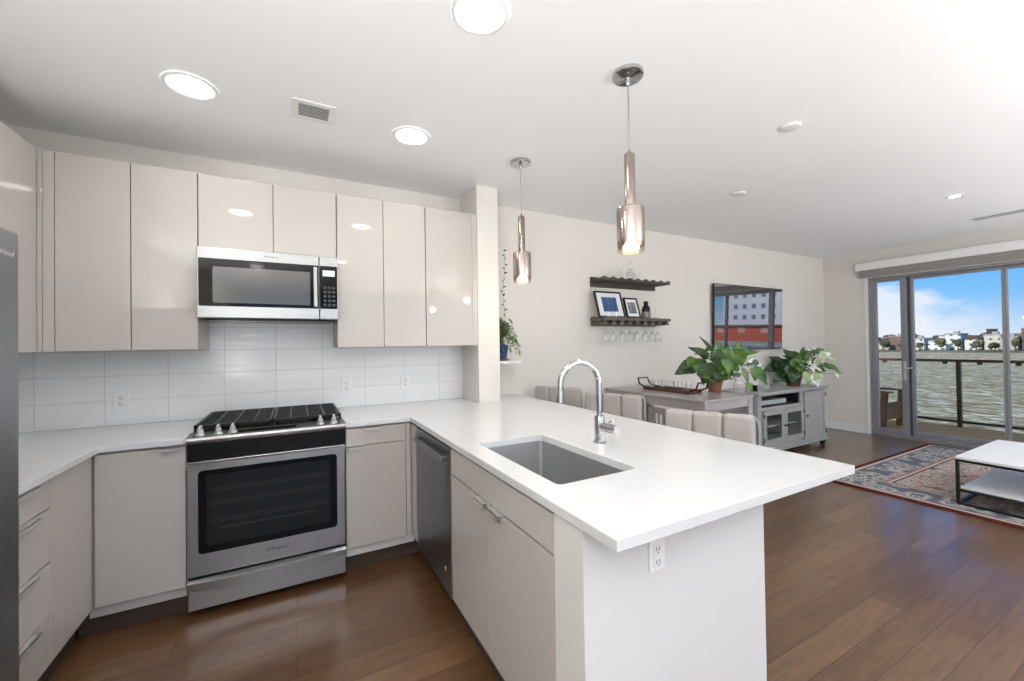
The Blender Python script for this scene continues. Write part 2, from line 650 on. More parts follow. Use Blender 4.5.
M['pane'] = thin_glass('window_pane', (252, 254, 254), 0.10, 0.015)
M['glass'] = thin_glass('clear_glassware', (253, 254, 254), 0.40, 0.05, 0.03, body=0.035, body_rgb=(245, 246, 246))
M['smoke'] = None
M['shelfwood'] = wood_mat('weathered_grey_wood', (70, 64, 60), (116, 106, 98), 'x', 0.75)
M['shelfwood_dark'] = wood_mat('weathered_dark_wood', (58, 55, 52), (88, 84, 79), 'x', 0.8)
M['blackframe'] = mat('black_frame', (22, 22, 23), 0.4)
M['mount'] = mat('white_mount_card', (226, 228, 230), 0.7)
M['table'] = mat('grey_painted_table', (158, 152, 152), 0.28, coat=0.2, var=0.02)
M['console'] = mat('grey_painted_console', (158, 157, 156), 0.4, var=0.02)
M['console_in'] = mat('console_inside', (34, 33, 33), 0.7)
M['hinge'] = mat('aged_bronze', (62, 48, 40), 0.5, 0.7)
M['fabric'] = mat('grey_stool_leather', (172, 166, 162), 0.55, bump=0.06, bscale=50, sheen=0.1)
M['stoolmetal'] = mat('stool_brushed_metal', (150, 148, 146), 0.35, 0.9)
M['chairwood'] = mat('grey_chair_paint', (150, 144, 142), 0.5)
M['tvscreen'] = None
M['tvcase'] = mat('tv_black_plastic', (16, 16, 17), 0.35)
M['terracotta'] = mat('terracotta', (128, 82, 64), 0.8, var=0.1)
M['soil'] = mat('potting_soil', (40, 28, 22), 0.95, bump=0.4, bscale=60)
M['brownpot'] = mat('brown_stoneware', (92, 58, 46), 0.5, var=0.1)
M['bluepot'] = mat('blue_glazed_pot', (44, 66, 112), 0.25, var=0.25, vscale=30)
M['leaf_dark'] = leaf_mat('dark_leaf', (32, 58, 30), (58, 92, 44))
M['leaf_light'] = leaf_mat('light_leaf', (48, 88, 30), (92, 130, 54))
M['leaf_var'] = leaf_mat('variegated_leaf', (44, 66, 46), (92, 112, 80), (222, 226, 216), 0.53)
M['leaf_pale'] = leaf_mat('pale_leaf', (120, 150, 90), (176, 196, 140), (232, 236, 230), 0.5)
M['leaf_vine'] = leaf_mat('vine_leaf', (48, 66, 36), (96, 120, 60))
M['stem'] = mat('green_stem', (84, 110, 54), 0.5)
M['bronze'] = mat('dark_bronze_metal', (44, 36, 32), 0.4, 0.8)
M['traywood'] = wood_mat('red_brown_tray_wood', (62, 34, 26), (104, 58, 42), 'y', 0.45)
M['white'] = mat('white_lacquer', (230, 230, 230), 0.5)
M['blackmetal'] = mat('black_powder_coat', (30, 30, 31), 0.45, 0.3)
M['rug'] = rug_mat()
M['deckwood'] = wood_mat('balcony_boards', (208, 146, 88), (240, 184, 118), 'y', 0.7, 0.6)
for _k in ('deckwood',):
    M[_k].node_tree.nodes['Principled BSDF'].inputs['Specular IOR Level'].default_value = 0.08
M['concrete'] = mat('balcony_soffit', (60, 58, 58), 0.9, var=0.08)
M['rail'] = mat('dark_bronze_railing', (82, 64, 46), 0.5, 0.4)
M['adwood'] = wood_mat('weathered_chair_wood', (96, 70, 46), (146, 112, 78), 'z', 0.75, 0.7)
M['water'] = water_mat()
M['land'] = mat('far_shore_ground', (104, 98, 78), 0.95, var=0.3, vscale=0.05)
M['foliage'] = mat('tree_foliage', (78, 82, 58), 0.95, var=0.35, vscale=0.5)
M['foliage2'] = mat('olive_tree_foliage', (98, 92, 62), 0.95, var=0.35, vscale=0.5)
M['trunk'] = mat('tree_trunk', (70, 54, 40), 0.9)
M['lamp'] = emission('lamp_diffuser', (255, 252, 246), LAMP_STRENGTH)
M['bulb'] = emission('warm_bulb', (255, 226, 186), PENDANT_STRENGTH)
M['display'] = mat('lit_display', (200, 206, 208), 0.4, emit=(190, 200, 205), estr=0.35)
M['ink'] = mat('dark_lettering', (52, 52, 54), 0.4)
M['ink_light'] = mat('light_lettering', (196, 196, 198), 0.4, 0.5)


def tv_mat():
    """glossy black panel: dark body under a strongly reflecting front glass"""
    m, n, l, b = new_mat('tv_front_glass')
    b.inputs['Base Color'].default_value = lin((12, 12, 14))
    b.inputs['Roughness'].default_value = 0.02
    b.inputs['IOR'].default_value = 4.2
    b.inputs['Specular IOR Level'].default_value = 0.5
    return m


M['tvscreen'] = tv_mat()


def smoked_mat():
    """mirrored smoke glass that fades to clear towards the rim (object z: 0 at rim)"""
    m = bpy.data.materials.new('smoked_mirror_glass')
    m.use_nodes = True
    n, l = m.node_tree.nodes, m.node_tree.links
    n.clear()
    out = n.new('ShaderNodeOutputMaterial')
    tc = n.new('ShaderNodeTexCoord')
    sp = n.new('ShaderNodeSeparateXYZ')
    l.new(tc.outputs['Object'], sp.inputs[0])
    mr = n.new('ShaderNodeMapRange')
    mr.inputs['From Min'].default_value = 0.015
    mr.inputs['From Max'].default_value = 0.052
    mr.inputs['To Min'].default_value = 0.12
    mr.inputs['To Max'].default_value = 0.992
    l.new(sp.outputs['Z'], mr.inputs['Value'])
    tr = n.new('ShaderNodeBsdfTransparent')
    tr.inputs[0].default_value = lin((250, 244, 236))
    gl = n.new('ShaderNodeBsdfGlossy')
    gl.inputs['Color'].default_value = lin((186, 172, 164))
    gl.inputs['Roughness'].default_value = 0.12
    mx = n.new('ShaderNodeMixShader')
    l.new(mr.outputs[0], mx.inputs[0])
    l.new(tr.outputs[0], mx.inputs[1])
    l.new(gl.outputs[0], mx.inputs[2])
    l.new(mx.outputs[0], out.inputs[0])
    return m


M['smoke'] = smoked_mat()
M['pendmetal'] = mat('smoked_nickel', (168, 154, 146), 0.22, 1.0)


# ------------------------------------------------------------------ mesh helpers
ORG = {}     # world origin of every object


class MB:
    def __init__(s):
        s.bm = bmesh.new()

    def box(s, x0, x1, y0, y1, z0, z1, bev=0.0, seg=2, rot=None, piv=None):
        x0, x1 = min(x0, x1), max(x0, x1)
        y0, y1 = min(y0, y1), max(y0, y1)
        z0, z1 = min(z0, z1), max(z0, z1)
        mt = Matrix.Translation(((x0 + x1) / 2, (y0 + y1) / 2, (z0 + z1) / 2)) @ Matrix.Diagonal((x1 - x0, y1 - y0, z1 - z0, 1))
        r = bmesh.ops.create_cube(s.bm, size=1.0, matrix=mt)
        vs = r['verts']
        flat = s.bm.faces.layers.int.get('flat') or s.bm.faces.layers.int.new('flat')
        vs = [v for v in vs if v.is_valid]
        for fc in {f for v in vs for f in v.link_faces}:
            fc[flat] = 1
        if bev:
            bev = min(bev, 0.49 * min(x1 - x0, y1 - y0, z1 - z0))
            ed = list({e for v in vs for e in v.link_edges})
            q = bmesh.ops.bevel(s.bm, geom=ed, offset=bev, segments=seg, profile=0.5, affect='EDGES')
            vs = list({v for f in q['faces'] for v in f.verts} | {v for v in vs if v.is_valid})
            if seg > 2:
                for fc in q['faces']:
                    fc[flat] = 0
            else:
                for fc in q['faces']:
                    fc[flat] = 1
        if rot:
            p = Vector(piv) if piv else Vector(((x0 + x1) / 2, (y0 + y1) / 2, (z0 + z1) / 2))
            bmesh.ops.rotate(s.bm, verts=vs, cent=p, matrix=Euler(rot).to_matrix())
        return vs

    def cyl(s, p0, p1, r0, r1=None, n=24):
        r1 = r0 if r1 is None else r1
        return s.tube([p0, p1], [r0, r1], n)

    def tube(s, pts, r, n=12, cap=True):
        pts = [Vector(p) for p in pts]
        rs = r if isinstance(r, (list, tuple)) else [r] * len(pts)
        t0 = (pts[1] - pts[0]).normalized()
        up = Vector((0, 0, 1)) if abs(t0.z) < 0.9 else Vector((1, 0, 0))
        nx = t0.cross(up).normalized()
        rings = []
        allv = []
        for i, p in enumerate(pts):
            if i == 0:
                t = t0
            elif i == len(pts) - 1:
                t = (pts[i] - pts[i - 1]).normalized()
            else:
                t = ((pts[i + 1] - pts[i]).normalized() + (pts[i] - pts[i - 1]).normalized()).normalized()
            nx = (nx - t * nx.dot(t)).normalized()
            ny = t.cross(nx)
            ring = [s.bm.verts.new(p + (nx * math.cos(2 * PI * k / n) + ny * math.sin(2 * PI * k / n)) * rs[i]) for k in range(n)]
            rings.append(ring)
            allv += ring
        for a, b in zip(rings, rings[1:]):
            for k in range(n):
                s.bm.faces.new((a[k], a[(k + 1) % n], b[(k + 1) % n], b[k]))
        if cap:
            s.bm.faces.new(list(reversed(rings[0])))
            s.bm.faces.new(rings[-1])
        return allv

    def lathe(s, cx, cy, prof, n=32, close=False):
        rings = []
        for r, z in prof:
            if r < 1e-5:
                rings.append([s.bm.verts.new((cx, cy, z))])
            else:
                rings.append([s.bm.verts.new((cx + r * math.cos(2 * PI * k / n), cy + r * math.sin(2 * PI * k / n), z)) for k in range(n)])
        pairs = list(zip(rings, rings[1:]))
        if close:
            pairs.append((rings[-1], rings[0]))
        for a, b in pairs:
            for k in range(n):
                k2 = (k + 1) % n
                if len(a) == 1 and len(b) == 1:
                    continue
                if len(a) == 1:
                    s.bm.faces.new((a[0], b[k2], b[k]))
                elif len(b) == 1:
                    s.bm.faces.new((a[k], a[k2], b[0]))
                else:
                    s.bm.faces.new((a[k], a[k2], b[k2], b[k]))

    def prism(s, poly, axis, a, b):
        """2-D outline swept from a to b along an axis; poly holds the two other coordinates in xyz order"""
        def pt(p, t):
            return {'x': (t, p[0], p[1]), 'y': (p[0], t, p[1]), 'z': (p[0], p[1], t)}[axis]
        v0 = [s.bm.verts.new(pt(p, a)) for p in poly]
        v1 = [s.bm.verts.new(pt(p, b)) for p in poly]
        k = len(poly)
        s.bm.faces.new(v0)
        s.bm.faces.new(list(reversed(v1)))
        for i in range(k):
            s.bm.faces.new((v0[i], v1[i], v1[(i + 1) % k], v0[(i + 1) % k]))
        return v0 + v1

    def plate(s, loops, z0, z1):
        """flat slab with holes: first loop is the outline, the rest are holes"""
        edges = []
        for lp in loops:
            vs = [s.bm.verts.new((x, y, z1)) for x, y in lp]
            edges += [s.bm.edges.new((vs[i], vs[(i + 1) % len(vs)])) for i in range(len(vs))]
        r = bmesh.ops.triangle_fill(s.bm, use_beauty=True, use_dissolve=False, edges=edges)
        faces = [f for f in r['geom'] if isinstance(f, bmesh.types.BMFace)]
        ex = bmesh.ops.extrude_face_region(s.bm, geom=faces)
        vs = [v for v in ex['geom'] if isinstance(v, bmesh.types.BMVert)]
        bmesh.ops.translate(s.bm, verts=vs, vec=(0, 0, z0 - z1))

    def ball(s, c, rx, ry=None, rz=None, sub=2):
        ry = rx if ry is None else ry
        rz = rx if rz is None else rz
        r = bmesh.ops.create_icosphere(s.bm, subdivisions=sub, radius=1.0,
                                       matrix=Matrix.Translation(c) @ Matrix.Diagonal((rx, ry, rz, 1)))
        return r['verts']

    def leaf(s, base, tip_dir, normal, length, width, droop=0.25, fold=0.18, heart=True, nu=11):
        """a leaf blade from its base along tip_dir, cupped about the midrib"""
        d = Vector(tip_dir).normalized()
        nn = Vector(normal)
        nn = (nn - d * nn.dot(d)).normalized()
        sd_ = d.cross(nn)
        rows = []
        for i in range(nu + 1):
            u = i / nu
            w = (math.sin(PI * min(1, u * 0.96 + 0.04) ** (0.58 if heart else 0.9))) * width / 2
            w = max(w, 0.0008)
            back = 0.06 * length if heart and i <= 1 else 0.0
            cen = Vector(base) + d * (u * length) - nn * (droop * length * u * u) * 0.6
            if i == 0 and heart:
                w = width * 0.10
            row = []
            for k in (-1, -0.5, 0, 0.5, 1):
                row.append(s.bm.verts.new(cen + sd_ * (k * w) + nn * (abs(k) * w * fold) - d * (back * abs(k))
                                          - nn * (0.10 * width * (abs(k) ** 2) * math.sin(u * 9))))
            rows.append(row)
        for a, b in zip(rows, rows[1:]):
            for k in range(4):
                s.bm.faces.new((a[k], a[k + 1], b[k + 1], b[k]))

    def build(s, name, material, parent=None, loc=None, smooth=True, label=None, recalc=True):
        if parent is not None:
            org = ORG[parent.name]
        else:
            org = Vector(loc) if loc is not None else Vector((0, 0, 0))
        bmesh.ops.translate(s.bm, verts=s.bm.verts, vec=-org)
        if recalc:
            bmesh.ops.recalc_face_normals(s.bm, faces=s.bm.faces)
        fl_ = s.bm.faces.layers.int.get('flat')
        for f in s.bm.faces:
            f.smooth = smooth and not (fl_ and f[fl_])
        for ed in s.bm.edges:
            if len(ed.link_faces) == 2 and ed.calc_face_angle(0) > 0.6:
                ed.smooth = False
        me = bpy.data.meshes.new(name)
        s.bm.to_mesh(me)
        s.bm.free()
        me.materials.append(material)
        o = bpy.data.objects.new(name, me)
        COL.objects.link(o)
        ORG[o.name] = org
        if parent is not None:
            o.parent = parent
        else:
            o.location = org
        if label:
            o['label'] = label
        return o


def thing(name, label, cat, loc, group=None):
    o = bpy.data.objects.new(name, None)
    o.empty_display_size = 0.05
    COL.objects.link(o)
    o.location = loc
    ORG[o.name] = Vector(loc)
    o['label'], o['category'] = label, cat
    if group:
        o['group'] = group
    return o


def tag(o, label, cat, group=None, kind=None):
    o['label'], o['category'] = label, cat
    if group:
        o['group'] = group
    if kind:
        o['kind'] = kind
    return o


def struct(o):
    o['kind'] = 'structure'
    return o


def boxpart(name, m, parent, x0, x1, y0, y1, z0, z1, bev=0.0, loc=None, label=None):
    b = MB()
    b.box(x0, x1, y0, y1, z0, z1, bev)
    return b.build(name, m, parent, loc, label=label)


def dup(root, loc, rotz=None, label=None, group=None):
    r = root.copy()
    COL.objects.link(r)
    r.location = loc
    ORG[r.name] = Vector(loc)
    if rotz is not None:
        r.rotation_euler = (0, 0, rotz)
    if label:
        r['label'] = label
    if group:
        r['group'] = group

    def rec(src, dst):
        for ch in list(src.children):
            c = ch.copy()
            COL.objects.link(c)
            c.parent = dst
            ORG[c.name] = ORG[dst.name]
            rec(ch, c)
    rec(root, r)
    return r


def text_part(name, body, size, m, parent, origin, right, up, thick=0.0012, shear=0.0):
    """raised lettering standing on a surface; right and up are world directions"""
    cu = bpy.data.curves.new(name, 'FONT')
    cu.body = body
    cu.size = size
    cu.shear = shear
    cu.align_x = 'CENTER'
    cu.align_y = 'CENTER'
    cu.extrude = thick / 2
    tmp = bpy.data.objects.new(name + '_tmp', cu)
    COL.objects.link(tmp)
    dg = bpy.context.evaluated_depsgraph_get()
    me = bpy.data.meshes.new_from_object(tmp.evaluated_get(dg))
    bpy.data.objects.remove(tmp)
    R_, U_ = Vector(right).normalized(), Vector(up).normalized()
    N_ = R_.cross(U_)
    org = ORG[parent.name]
    mt = Matrix((( R_.x, U_.x, N_.x, origin[0] - org.x), (R_.y, U_.y, N_.y, origin[1] - org.y),
                 (R_.z, U_.z, N_.z, origin[2] - org.z), (0, 0, 0, 1)))
    me.transform(mt)
    me.materials.clear()
    me.materials.append(m)
    o = bpy.data.objects.new(name, me)
    COL.objects.link(o)
    o.parent = parent
    ORG[o.name] = org
    return o


# ================================================================== ROOM
XL, XE, YN, YS, ZC = -1.47, 7.31, 3.29, -2.6, 2.628
DY0, DY1, DZ = 0.55, 2.755, 2.245          # sliding door opening in the east wall
b = MB(); b.box(XL - .15, XE + .15, YS - .15, YN + .15, -.15, 0)
struct(b.build('floor', M['floor']))
b = MB(); b.box(XL - .15, XE + .15, YS - .15, YN + .15, ZC, ZC + .2)
struct(b.build('ceiling', M['ceiling']))
b = MB(); b.box(XL, XE + .15, YN, YN + .15, 0, ZC)
struct(b.build('wall_north', M['wall']))
b = MB(); b.box(XL - .15, XL, YS - .15, YN + .15, 0, ZC)
struct(b.build('wall_west', M['wall']))
b = MB()
b.box(XE, XE + .15, DY1, YN, 0, ZC)
b.box(XE, XE + .15, YS, DY0, 0, ZC)
b.box(XE, XE + .15, DY0, DY1, DZ, ZC)
struct(b.build('wall_east', M['wall']))
b = MB()
b.box(XL, -0.95, YS - .15, YS, 0, ZC)
b.box(6.15, XE + .15, YS - .15, YS, 0, ZC)
b.box(-0.95, 6.15, YS - .15, YS, 0, 0.28)
b.box(-0.95, 6.15, YS - .15, YS, 2.45, ZC)
struct(b.build('wall_south', M['wall']))
b = MB()
for x in (-0.95, 0.8, 2.55, 4.35, 6.09):
    b.box(x, x + .06, YS - .10, YS - .04, .28, 2.45)
b.box(-0.95, 6.15, YS - .10, YS - .04, .28, .34)
b.box(-0.95, 6.15, YS - .10, YS - .04, 2.39, 2.45)
w = struct(b.build('added_window_1', M['frame']))  # unseen window, added to go with the south fill light
boxpart('window_pane', M['pane'], w, -.95, 6.15, YS - .075, YS - .07, .3, 2.43)
# wing wall that ends the run of cupboards
b = MB(); b.box(1.276, 1.46, 2.93, YN - .001, 0, ZC - .001)
struct(b.build('wall_wing', M['wall']))
# baseboards
b = MB()
b.box(1.79, XE - .002, YN - .016, YN - .001, .001, .11, .004)
struct(b.build('baseboard_north', M['trim']))
b = MB()
b.box(XE - .016, XE - .001, DY1 + .035, YN - .017, .001, .11, .004)
struct(b.build('baseboard_east', M['trim']))
b = MB()
b.box(XE - .012, XE + .14, DY1 - .012, DY1 + .022, 0.001, DZ + .03, .003)
struct(b.build('trim_1', M['trim']))
# tiled backsplash between worktop and wall cupboards
b = MB(); b.box(XL + .012, 1.274, YN - .012, YN - .001, .90, 1.56)
bs = b.build('trim_2', M['tile'], loc=(-1.293 - 0.295, 0, .914 - .148 * 2))
struct(bs)
b = MB(); b.box(XL + .001, XL + .011, 1.72, YN - .001, .90, 1.40)
struct(b.build('trim_3', M['tile_side'], loc=(0, 0, .914 - .148 * 2)))

# ------------------------------------------------------------------ sliding door
door = MB()
d0 = XE + .02
door.box(d0, d0 + .12, DY1 - .042, DY1 - .014, .0, DZ, .004)
door.box(d0, d0 + .12, DY0, DY0 + .05, .0, DZ, .004)
door.box(d0, d0 + .12, DY0 + .05, DY1 - .042, DZ - .035, DZ - .001, .004)
door.box(d0 - .01, d0 + .12, DY0 + .05, DY1 - .042, .001, .045, .004)
door_o = struct(door.build('door_1', M['frame']))


def door_leaf(name, y0, y1, x0, sl, sr, m=None):
    p = MB()
    x1 = x0 + .045
    p.box(x0, x1, y0, y0 + sl, .047, DZ - .037, .004)
    p.box(x0, x1, y1 - sr, y1, .047, DZ - .037, .004)
    p.box(x0, x1, y0 + sl, y1 - sr, .047, .115, .004)
    p.box(x0, x1, y0 + sl, y1 - sr, DZ - .074, DZ - .037, .004)
    o = p.build(name, m or M['frame'], door_o)
    boxpart('pane', M['pane'], o, x0 + .019, x0 + .025, y0 + sl, y1 - sr, .115, DZ - .074)
    return o


lf = door_leaf('sliding_leaf', 2.335, 2.712, d0 + .008, .062, .06)
door_leaf('fixed_leaf', 1.482, 2.36, d0 + .066, .022, .08)
door_leaf('fixed_leaf', 0.605, 1.479, d0 + .066, .06, .022)
h = MB()
h.box(d0 - .006, d0 + .007, 2.348, 2.378, .80, 1.06, .004)
lf_h = h.build('door_handle', M['alu'], lf)
h = MB()
h.tube([(d0 - .006, 2.363, .955), (d0 - .05, 2.363, .955), (d0 - .055, 2.352, .957), (d0 - .055, 2.262, .978)], .009, 10)
h.build('lever', M['alu'], lf)
# dark strip standing in for the shade in the gap between the leaves
boxpart('gap_shade', M['gap_dark'], door_o, d0 + .054, d0 + .065, 2.31, 2.334, .047, DZ - .037)

# roller blind over the door
rb = thing('roller_blind', 'grey roller blind rolled up in a white cassette above the sliding door', 'blind', (XE - .06, 1.65, 2.36))
boxpart('cassette', M['trim'], rb, XE - .12, XE - .002, .40, 2.838, 2.352, 2.462, .006)
f = MB(); f.box(XE - .075, XE - .045, .43, 2.812, 2.252, 2.353, .003)
f.build('blind_fabric', M['blind'], rb)

# ================================================================== KITCHEN
XR0, XR1 = -0.487, 0.263          # range and microwave
YF = 2.612                        # base door faces, back run
XF = 0.657                        # peninsula faces
XLf = -0.84                       # left run faces
CT, CB = .914, .885
ZD0, ZD1 = .158, .872             # base doors
YU, ZU0, ZU1 = 2.933, 1.362, 2.394


def pull(parent, c, half, axis, out):
    """slim lip pull hooked over the top edge of a front; c is the point on the face's top edge"""
    p = MB()
    x, y, z = c
    ox, oy = out
    if axis == 'x':
        p.box(x - half, x + half, y + min(0, oy) * .022, y + .012, z - .0005, z + .0025)
        p.box(x - half, x + half, y + oy * .022, y + oy * .019, z - .014, z + .0025)
    else:
        p.box(x + min(0, ox) * .022 - (.012 if ox > 0 else 0), x + max(0, ox) * .022 + (.012 if ox < 0 else 0), y - half, y + half, z - .0005, z + .0025)
        p.box(x + ox * .022, x + ox * .019, y - half, y + half, z - .014, z + .0025)
    return p.build('pull', M['alu'], parent)


# --- left run: drawer base
t = thing('drawer_base_cabinet', 'glossy greige base cabinet with four drawers beside the steel fridge', 'cabinet', (-1.15, 1.98, 0))
boxpart('carcass', M['carcass'], t, XL + .002, XLf - .022, 1.722, 2.238, .155, CB - .003)
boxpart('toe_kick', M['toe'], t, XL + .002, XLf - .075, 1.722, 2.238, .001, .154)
zz = [.158, .347, .552, .761, .876]
for i in range(4):
    dr = boxpart('drawer', M['lacquer'], t, XLf - .02, XLf, 1.724, 2.2375, zz[i] + .0015, zz[i + 1] - (.0045 if i < 3 else .002), .0012)
    pull(dr, (XLf, 1.99, zz[i + 1] - .0045 if i < 3 else .872), .13, 'y', (1, 0))
# --- blind corner
t = thing('corner_base_cabinet', 'greige corner base panel with no handle at the inside corner left of the oven', 'cabinet', (-1.1, 2.6, 0))
boxpart('carcass', M['carcass'], t, XL + .002, XLf - .022, 2.242, YN - .014, .155, CB - .003)
boxpart('toe_kick', M['toe'], t, XLf - .09, XLf - .075, 2.242, 2.66, .001, .154)
boxpart('door', M['lacquer'], t, XLf - .02, XLf, 2.2405, 2.608, ZD0 + .0015, ZD1, .0012)
# --- base left of the range
t = thing('single_door_base_cabinet', 'greige base cabinet with one wide plain door directly left of the oven', 'cabinet', (-.66, 2.9, 0))
boxpart('carcass', M['carcass'], t, XLf - .018, XR0 - .004, YF + .022, YN - .014, .155, CB - .003)
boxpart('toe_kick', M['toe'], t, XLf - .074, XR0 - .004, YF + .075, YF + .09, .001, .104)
boxpart('light_rail', M['carcass'], t, XLf - .018, XR0 - .004, YF + .022, YF + .04, .105, .154)
dr = boxpart('door', M['lacquer'], t, -.833, XR0 - .006, YF, YF + .02, ZD0, ZD1, .0012)
pull(dr, (-.55, YF, ZD1), .042, 'x', (0, -1))
# --- base right of the range
t = thing('drawer_and_door_base_cabinet', 'narrow greige base cabinet with one drawer over a door, right of the oven', 'cabinet', (.45, 2.9, 0))
boxpart('carcass', M['carcass'], t, XR1 + .004, XF + .018, YF + .022, YN - .014, .155, CB - .003)
boxpart('toe_kick', M['toe'], t, XR1 + .004, XF + .07, YF + .075, YF + .09, .001, .104)
boxpart('light_rail', M['panel_white'], t, XR1 + .004, XF + .018, YF + .022, YF + .04, .105, .154)
dr = boxpart('drawer', M['lacquer'], t, XR1 + .006, .622, YF, YF + .02, .768, ZD1, .0012)
pull(dr, (.42, YF, ZD1), .045, 'x', (0, -1))
dr = boxpart('door', M['lacquer'], t, XR1 + .006, .622, YF, YF + .02, ZD0, .764, .0012)
pull(dr, (.325, YF, .764), .04, 'x', (0, -1))
f = MB()
f.box(.6245, XF - .003, YF, YF + .02, ZD0, ZD1, .001)
f.box(XF, XF + .02, 2.477, YF, ZD0, ZD1, .001)
f.build('filler', M['lacquer'], t)

# --- dishwasher
t = thing('dishwasher', 'grey steel dishwasher built into the peninsula beside the sink cupboard', 'dishwasher', (.96, 2.166, 0))
boxpart('tub', M['darkgrey'], t, XF + .035, 1.262, 1.864, 2.470, .126, CB - .004)
dd = boxpart('door', M['dw'], t, XF - .004, XF + .033, 1.864, 2.470, .150, .872, .004)
h = MB()
h.box(XF - .038, XF - .024, 1.90, 2.43, .800, .828, .006)
for y in (1.91, 2.41):
    h.box(XF - .026, XF - .003, y - .008, y + .008, .803, .825, .003)
h.build('handle', M['dw'], dd)
bd = MB()
bd.cyl((XF - .0036, 1.945, .262), (XF - .0065, 1.945, .262), .011, n=20)
bd.build('badge', M['alu'], dd)
boxpart('kick_plate', M['toe'], t, XF + .070, XF + .080, 1.864, 2.470, .005, .124)

# --- sink cupboard
t = thing('sink_base_cabinet', 'wide greige two-door sink cupboard at the near end of the peninsula', 'cabinet', (.96, 1.42, 0))
sb = MB()
sb.box(XF + .022, 1.262, .988, 1.006, .155, CB - .003)
sb.box(XF + .022, 1.262, 1.838, 1.856, .155, CB - .003)
sb.box(XF + .022, 1.262, 1.006, 1.838, .155, .173)
sb.box(1.244, 1.262, 1.006, 1.838, .173, CB - .003)
sb.build('carcass', M['carcass'], t)
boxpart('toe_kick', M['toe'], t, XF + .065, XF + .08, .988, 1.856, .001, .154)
boxpart('end_panel', M['lacquer'], t, XF, XF + .02, 1.8445, 1.8585, ZD0, ZD1, .001)
boxpart('false_front', M['lacquer'], t, XF, XF + .02, .987, 1.8435, .756, ZD1, .0012)
dr = boxpart('door', M['lacquer'], t, XF, XF + .02, 1.4385, 1.8435, ZD0, .748, .0012)
pull(dr, (XF, 1.49, .748), .042, 'y', (-1, 0))
dr = boxpart('door', M['lacquer'], t, XF, XF + .02, .987, 1.4355, ZD0, .748, .0012)
pull(dr, (XF, 1.36, .748), .05, 'y', (-1, 0))

# --- low wall that carries the overhang
b = MB()
b.box(XF, 1.448, .85, .984, 0, CB - .001)
b.box(1.27, 1.448, .984, 2.929, 0, CB - .001)
kw = struct(b.build('wall_peninsula', M['panel_white']))

# --- worktops
b = MB()
b.plate([[(XL + .013, 1.722), (-.812, 1.722), (-.812, 2.597), (XR0 - .003, 2.597), (XR0 - .003, YN - .013), (XL + .013, YN - .013)]], CB, CT)
o = b.build('worktop', M['quartz'], loc=(-1.1, 2.5, CB))
tag(o, 'white quartz worktop in the left corner between fridge and oven', 'worktop')
SK = (.742, 1.086, 1.082, 1.725)      # sink cut-out x0 x1 y0 y1


def rrect(x0, x1, y0, y1, r, n=5):
    p = []
    for cx, cy, a0 in ((x1 - r, y1 - r, 0), (x0 + r, y1 - r, 90), (x0 + r, y0 + r, 180), (x1 - r, y0 + r, 270)):
        for k in range(n + 1):
            a = math.radians(a0 + 90 * k / n)
            p.append((cx + r * math.cos(a), cy + r * math.sin(a)))
    return p


b = MB()
b.plate([[(.647, .712), (1.772, .712), (1.772, YN - .002), (1.463, YN - .002), (1.463, 2.927), (1.273, 2.927), (1.273, YN - .013),
          (XR1 + .003, YN - .013), (XR1 + .003, 2.597), (.647, 2.597)], rrect(*SK, .02)], CB, CT)
o = b.build('worktop', M['quartz'], loc=(1.2, 1.6, CB))
tag(o, 'big white quartz worktop of the peninsula with the sink cut into it', 'worktop')
for w in [x for x in bpy.data.objects if x.name.startswith('worktop')]:
    md = w.modifiers.new('edge', 'BEVEL')
    md.width = .0018
    md.segments = 2
    md.limit_method = 'ANGLE'
    md.harden_normals = True

# --- sink
t = thing('sink', 'undermount stainless steel sink in the white peninsula worktop', 'sink', (.915, 1.39, .68))
s_ = MB()
zb, zt = .685, CB - .0008
outer = rrect(SK[0] - .004, SK[1] + .004, SK[2] - .004, SK[3] + .004, .022)
n_ = len(outer)
levels = []
for (g, z) in ((.02, zt), (0.0, zt), (-.002, zt - .01), (-.006, zb + .03), (-.016, zb + .008), (-.034, zb)):
    lp = rrect(SK[0] - .004 - g, SK[1] + .004 + g, SK[2] - .004 - g, SK[3] + .004 + g, max(.004, .022 + g * .5))
    levels.append([s_.bm.verts.new((x, y, z)) for x, y in lp])
for a_, c_ in zip(levels, levels[1:]):
    for k in range(n_):
        s_.bm.faces.new((a_[k], a_[(k + 1) % n_], c_[(k + 1) % n_], c_[k]))
s_.bm.faces.new(levels[-1])
bs_ = s_.build('basin', M['sinksteel'], t)
sm_ = bs_.modifiers.new('sheet', 'SOLIDIFY')
sm_.thickness = .002
sm_.offset = 0
dn = MB()
dn.lathe(.93, 1.42, [(0, zb + .001), (.02, zb + .001), (.024, zb + .006), (.042, zb + .0045), (.044, zb + .0015)], 24)
dn.build('drain', M['chrome'], t)

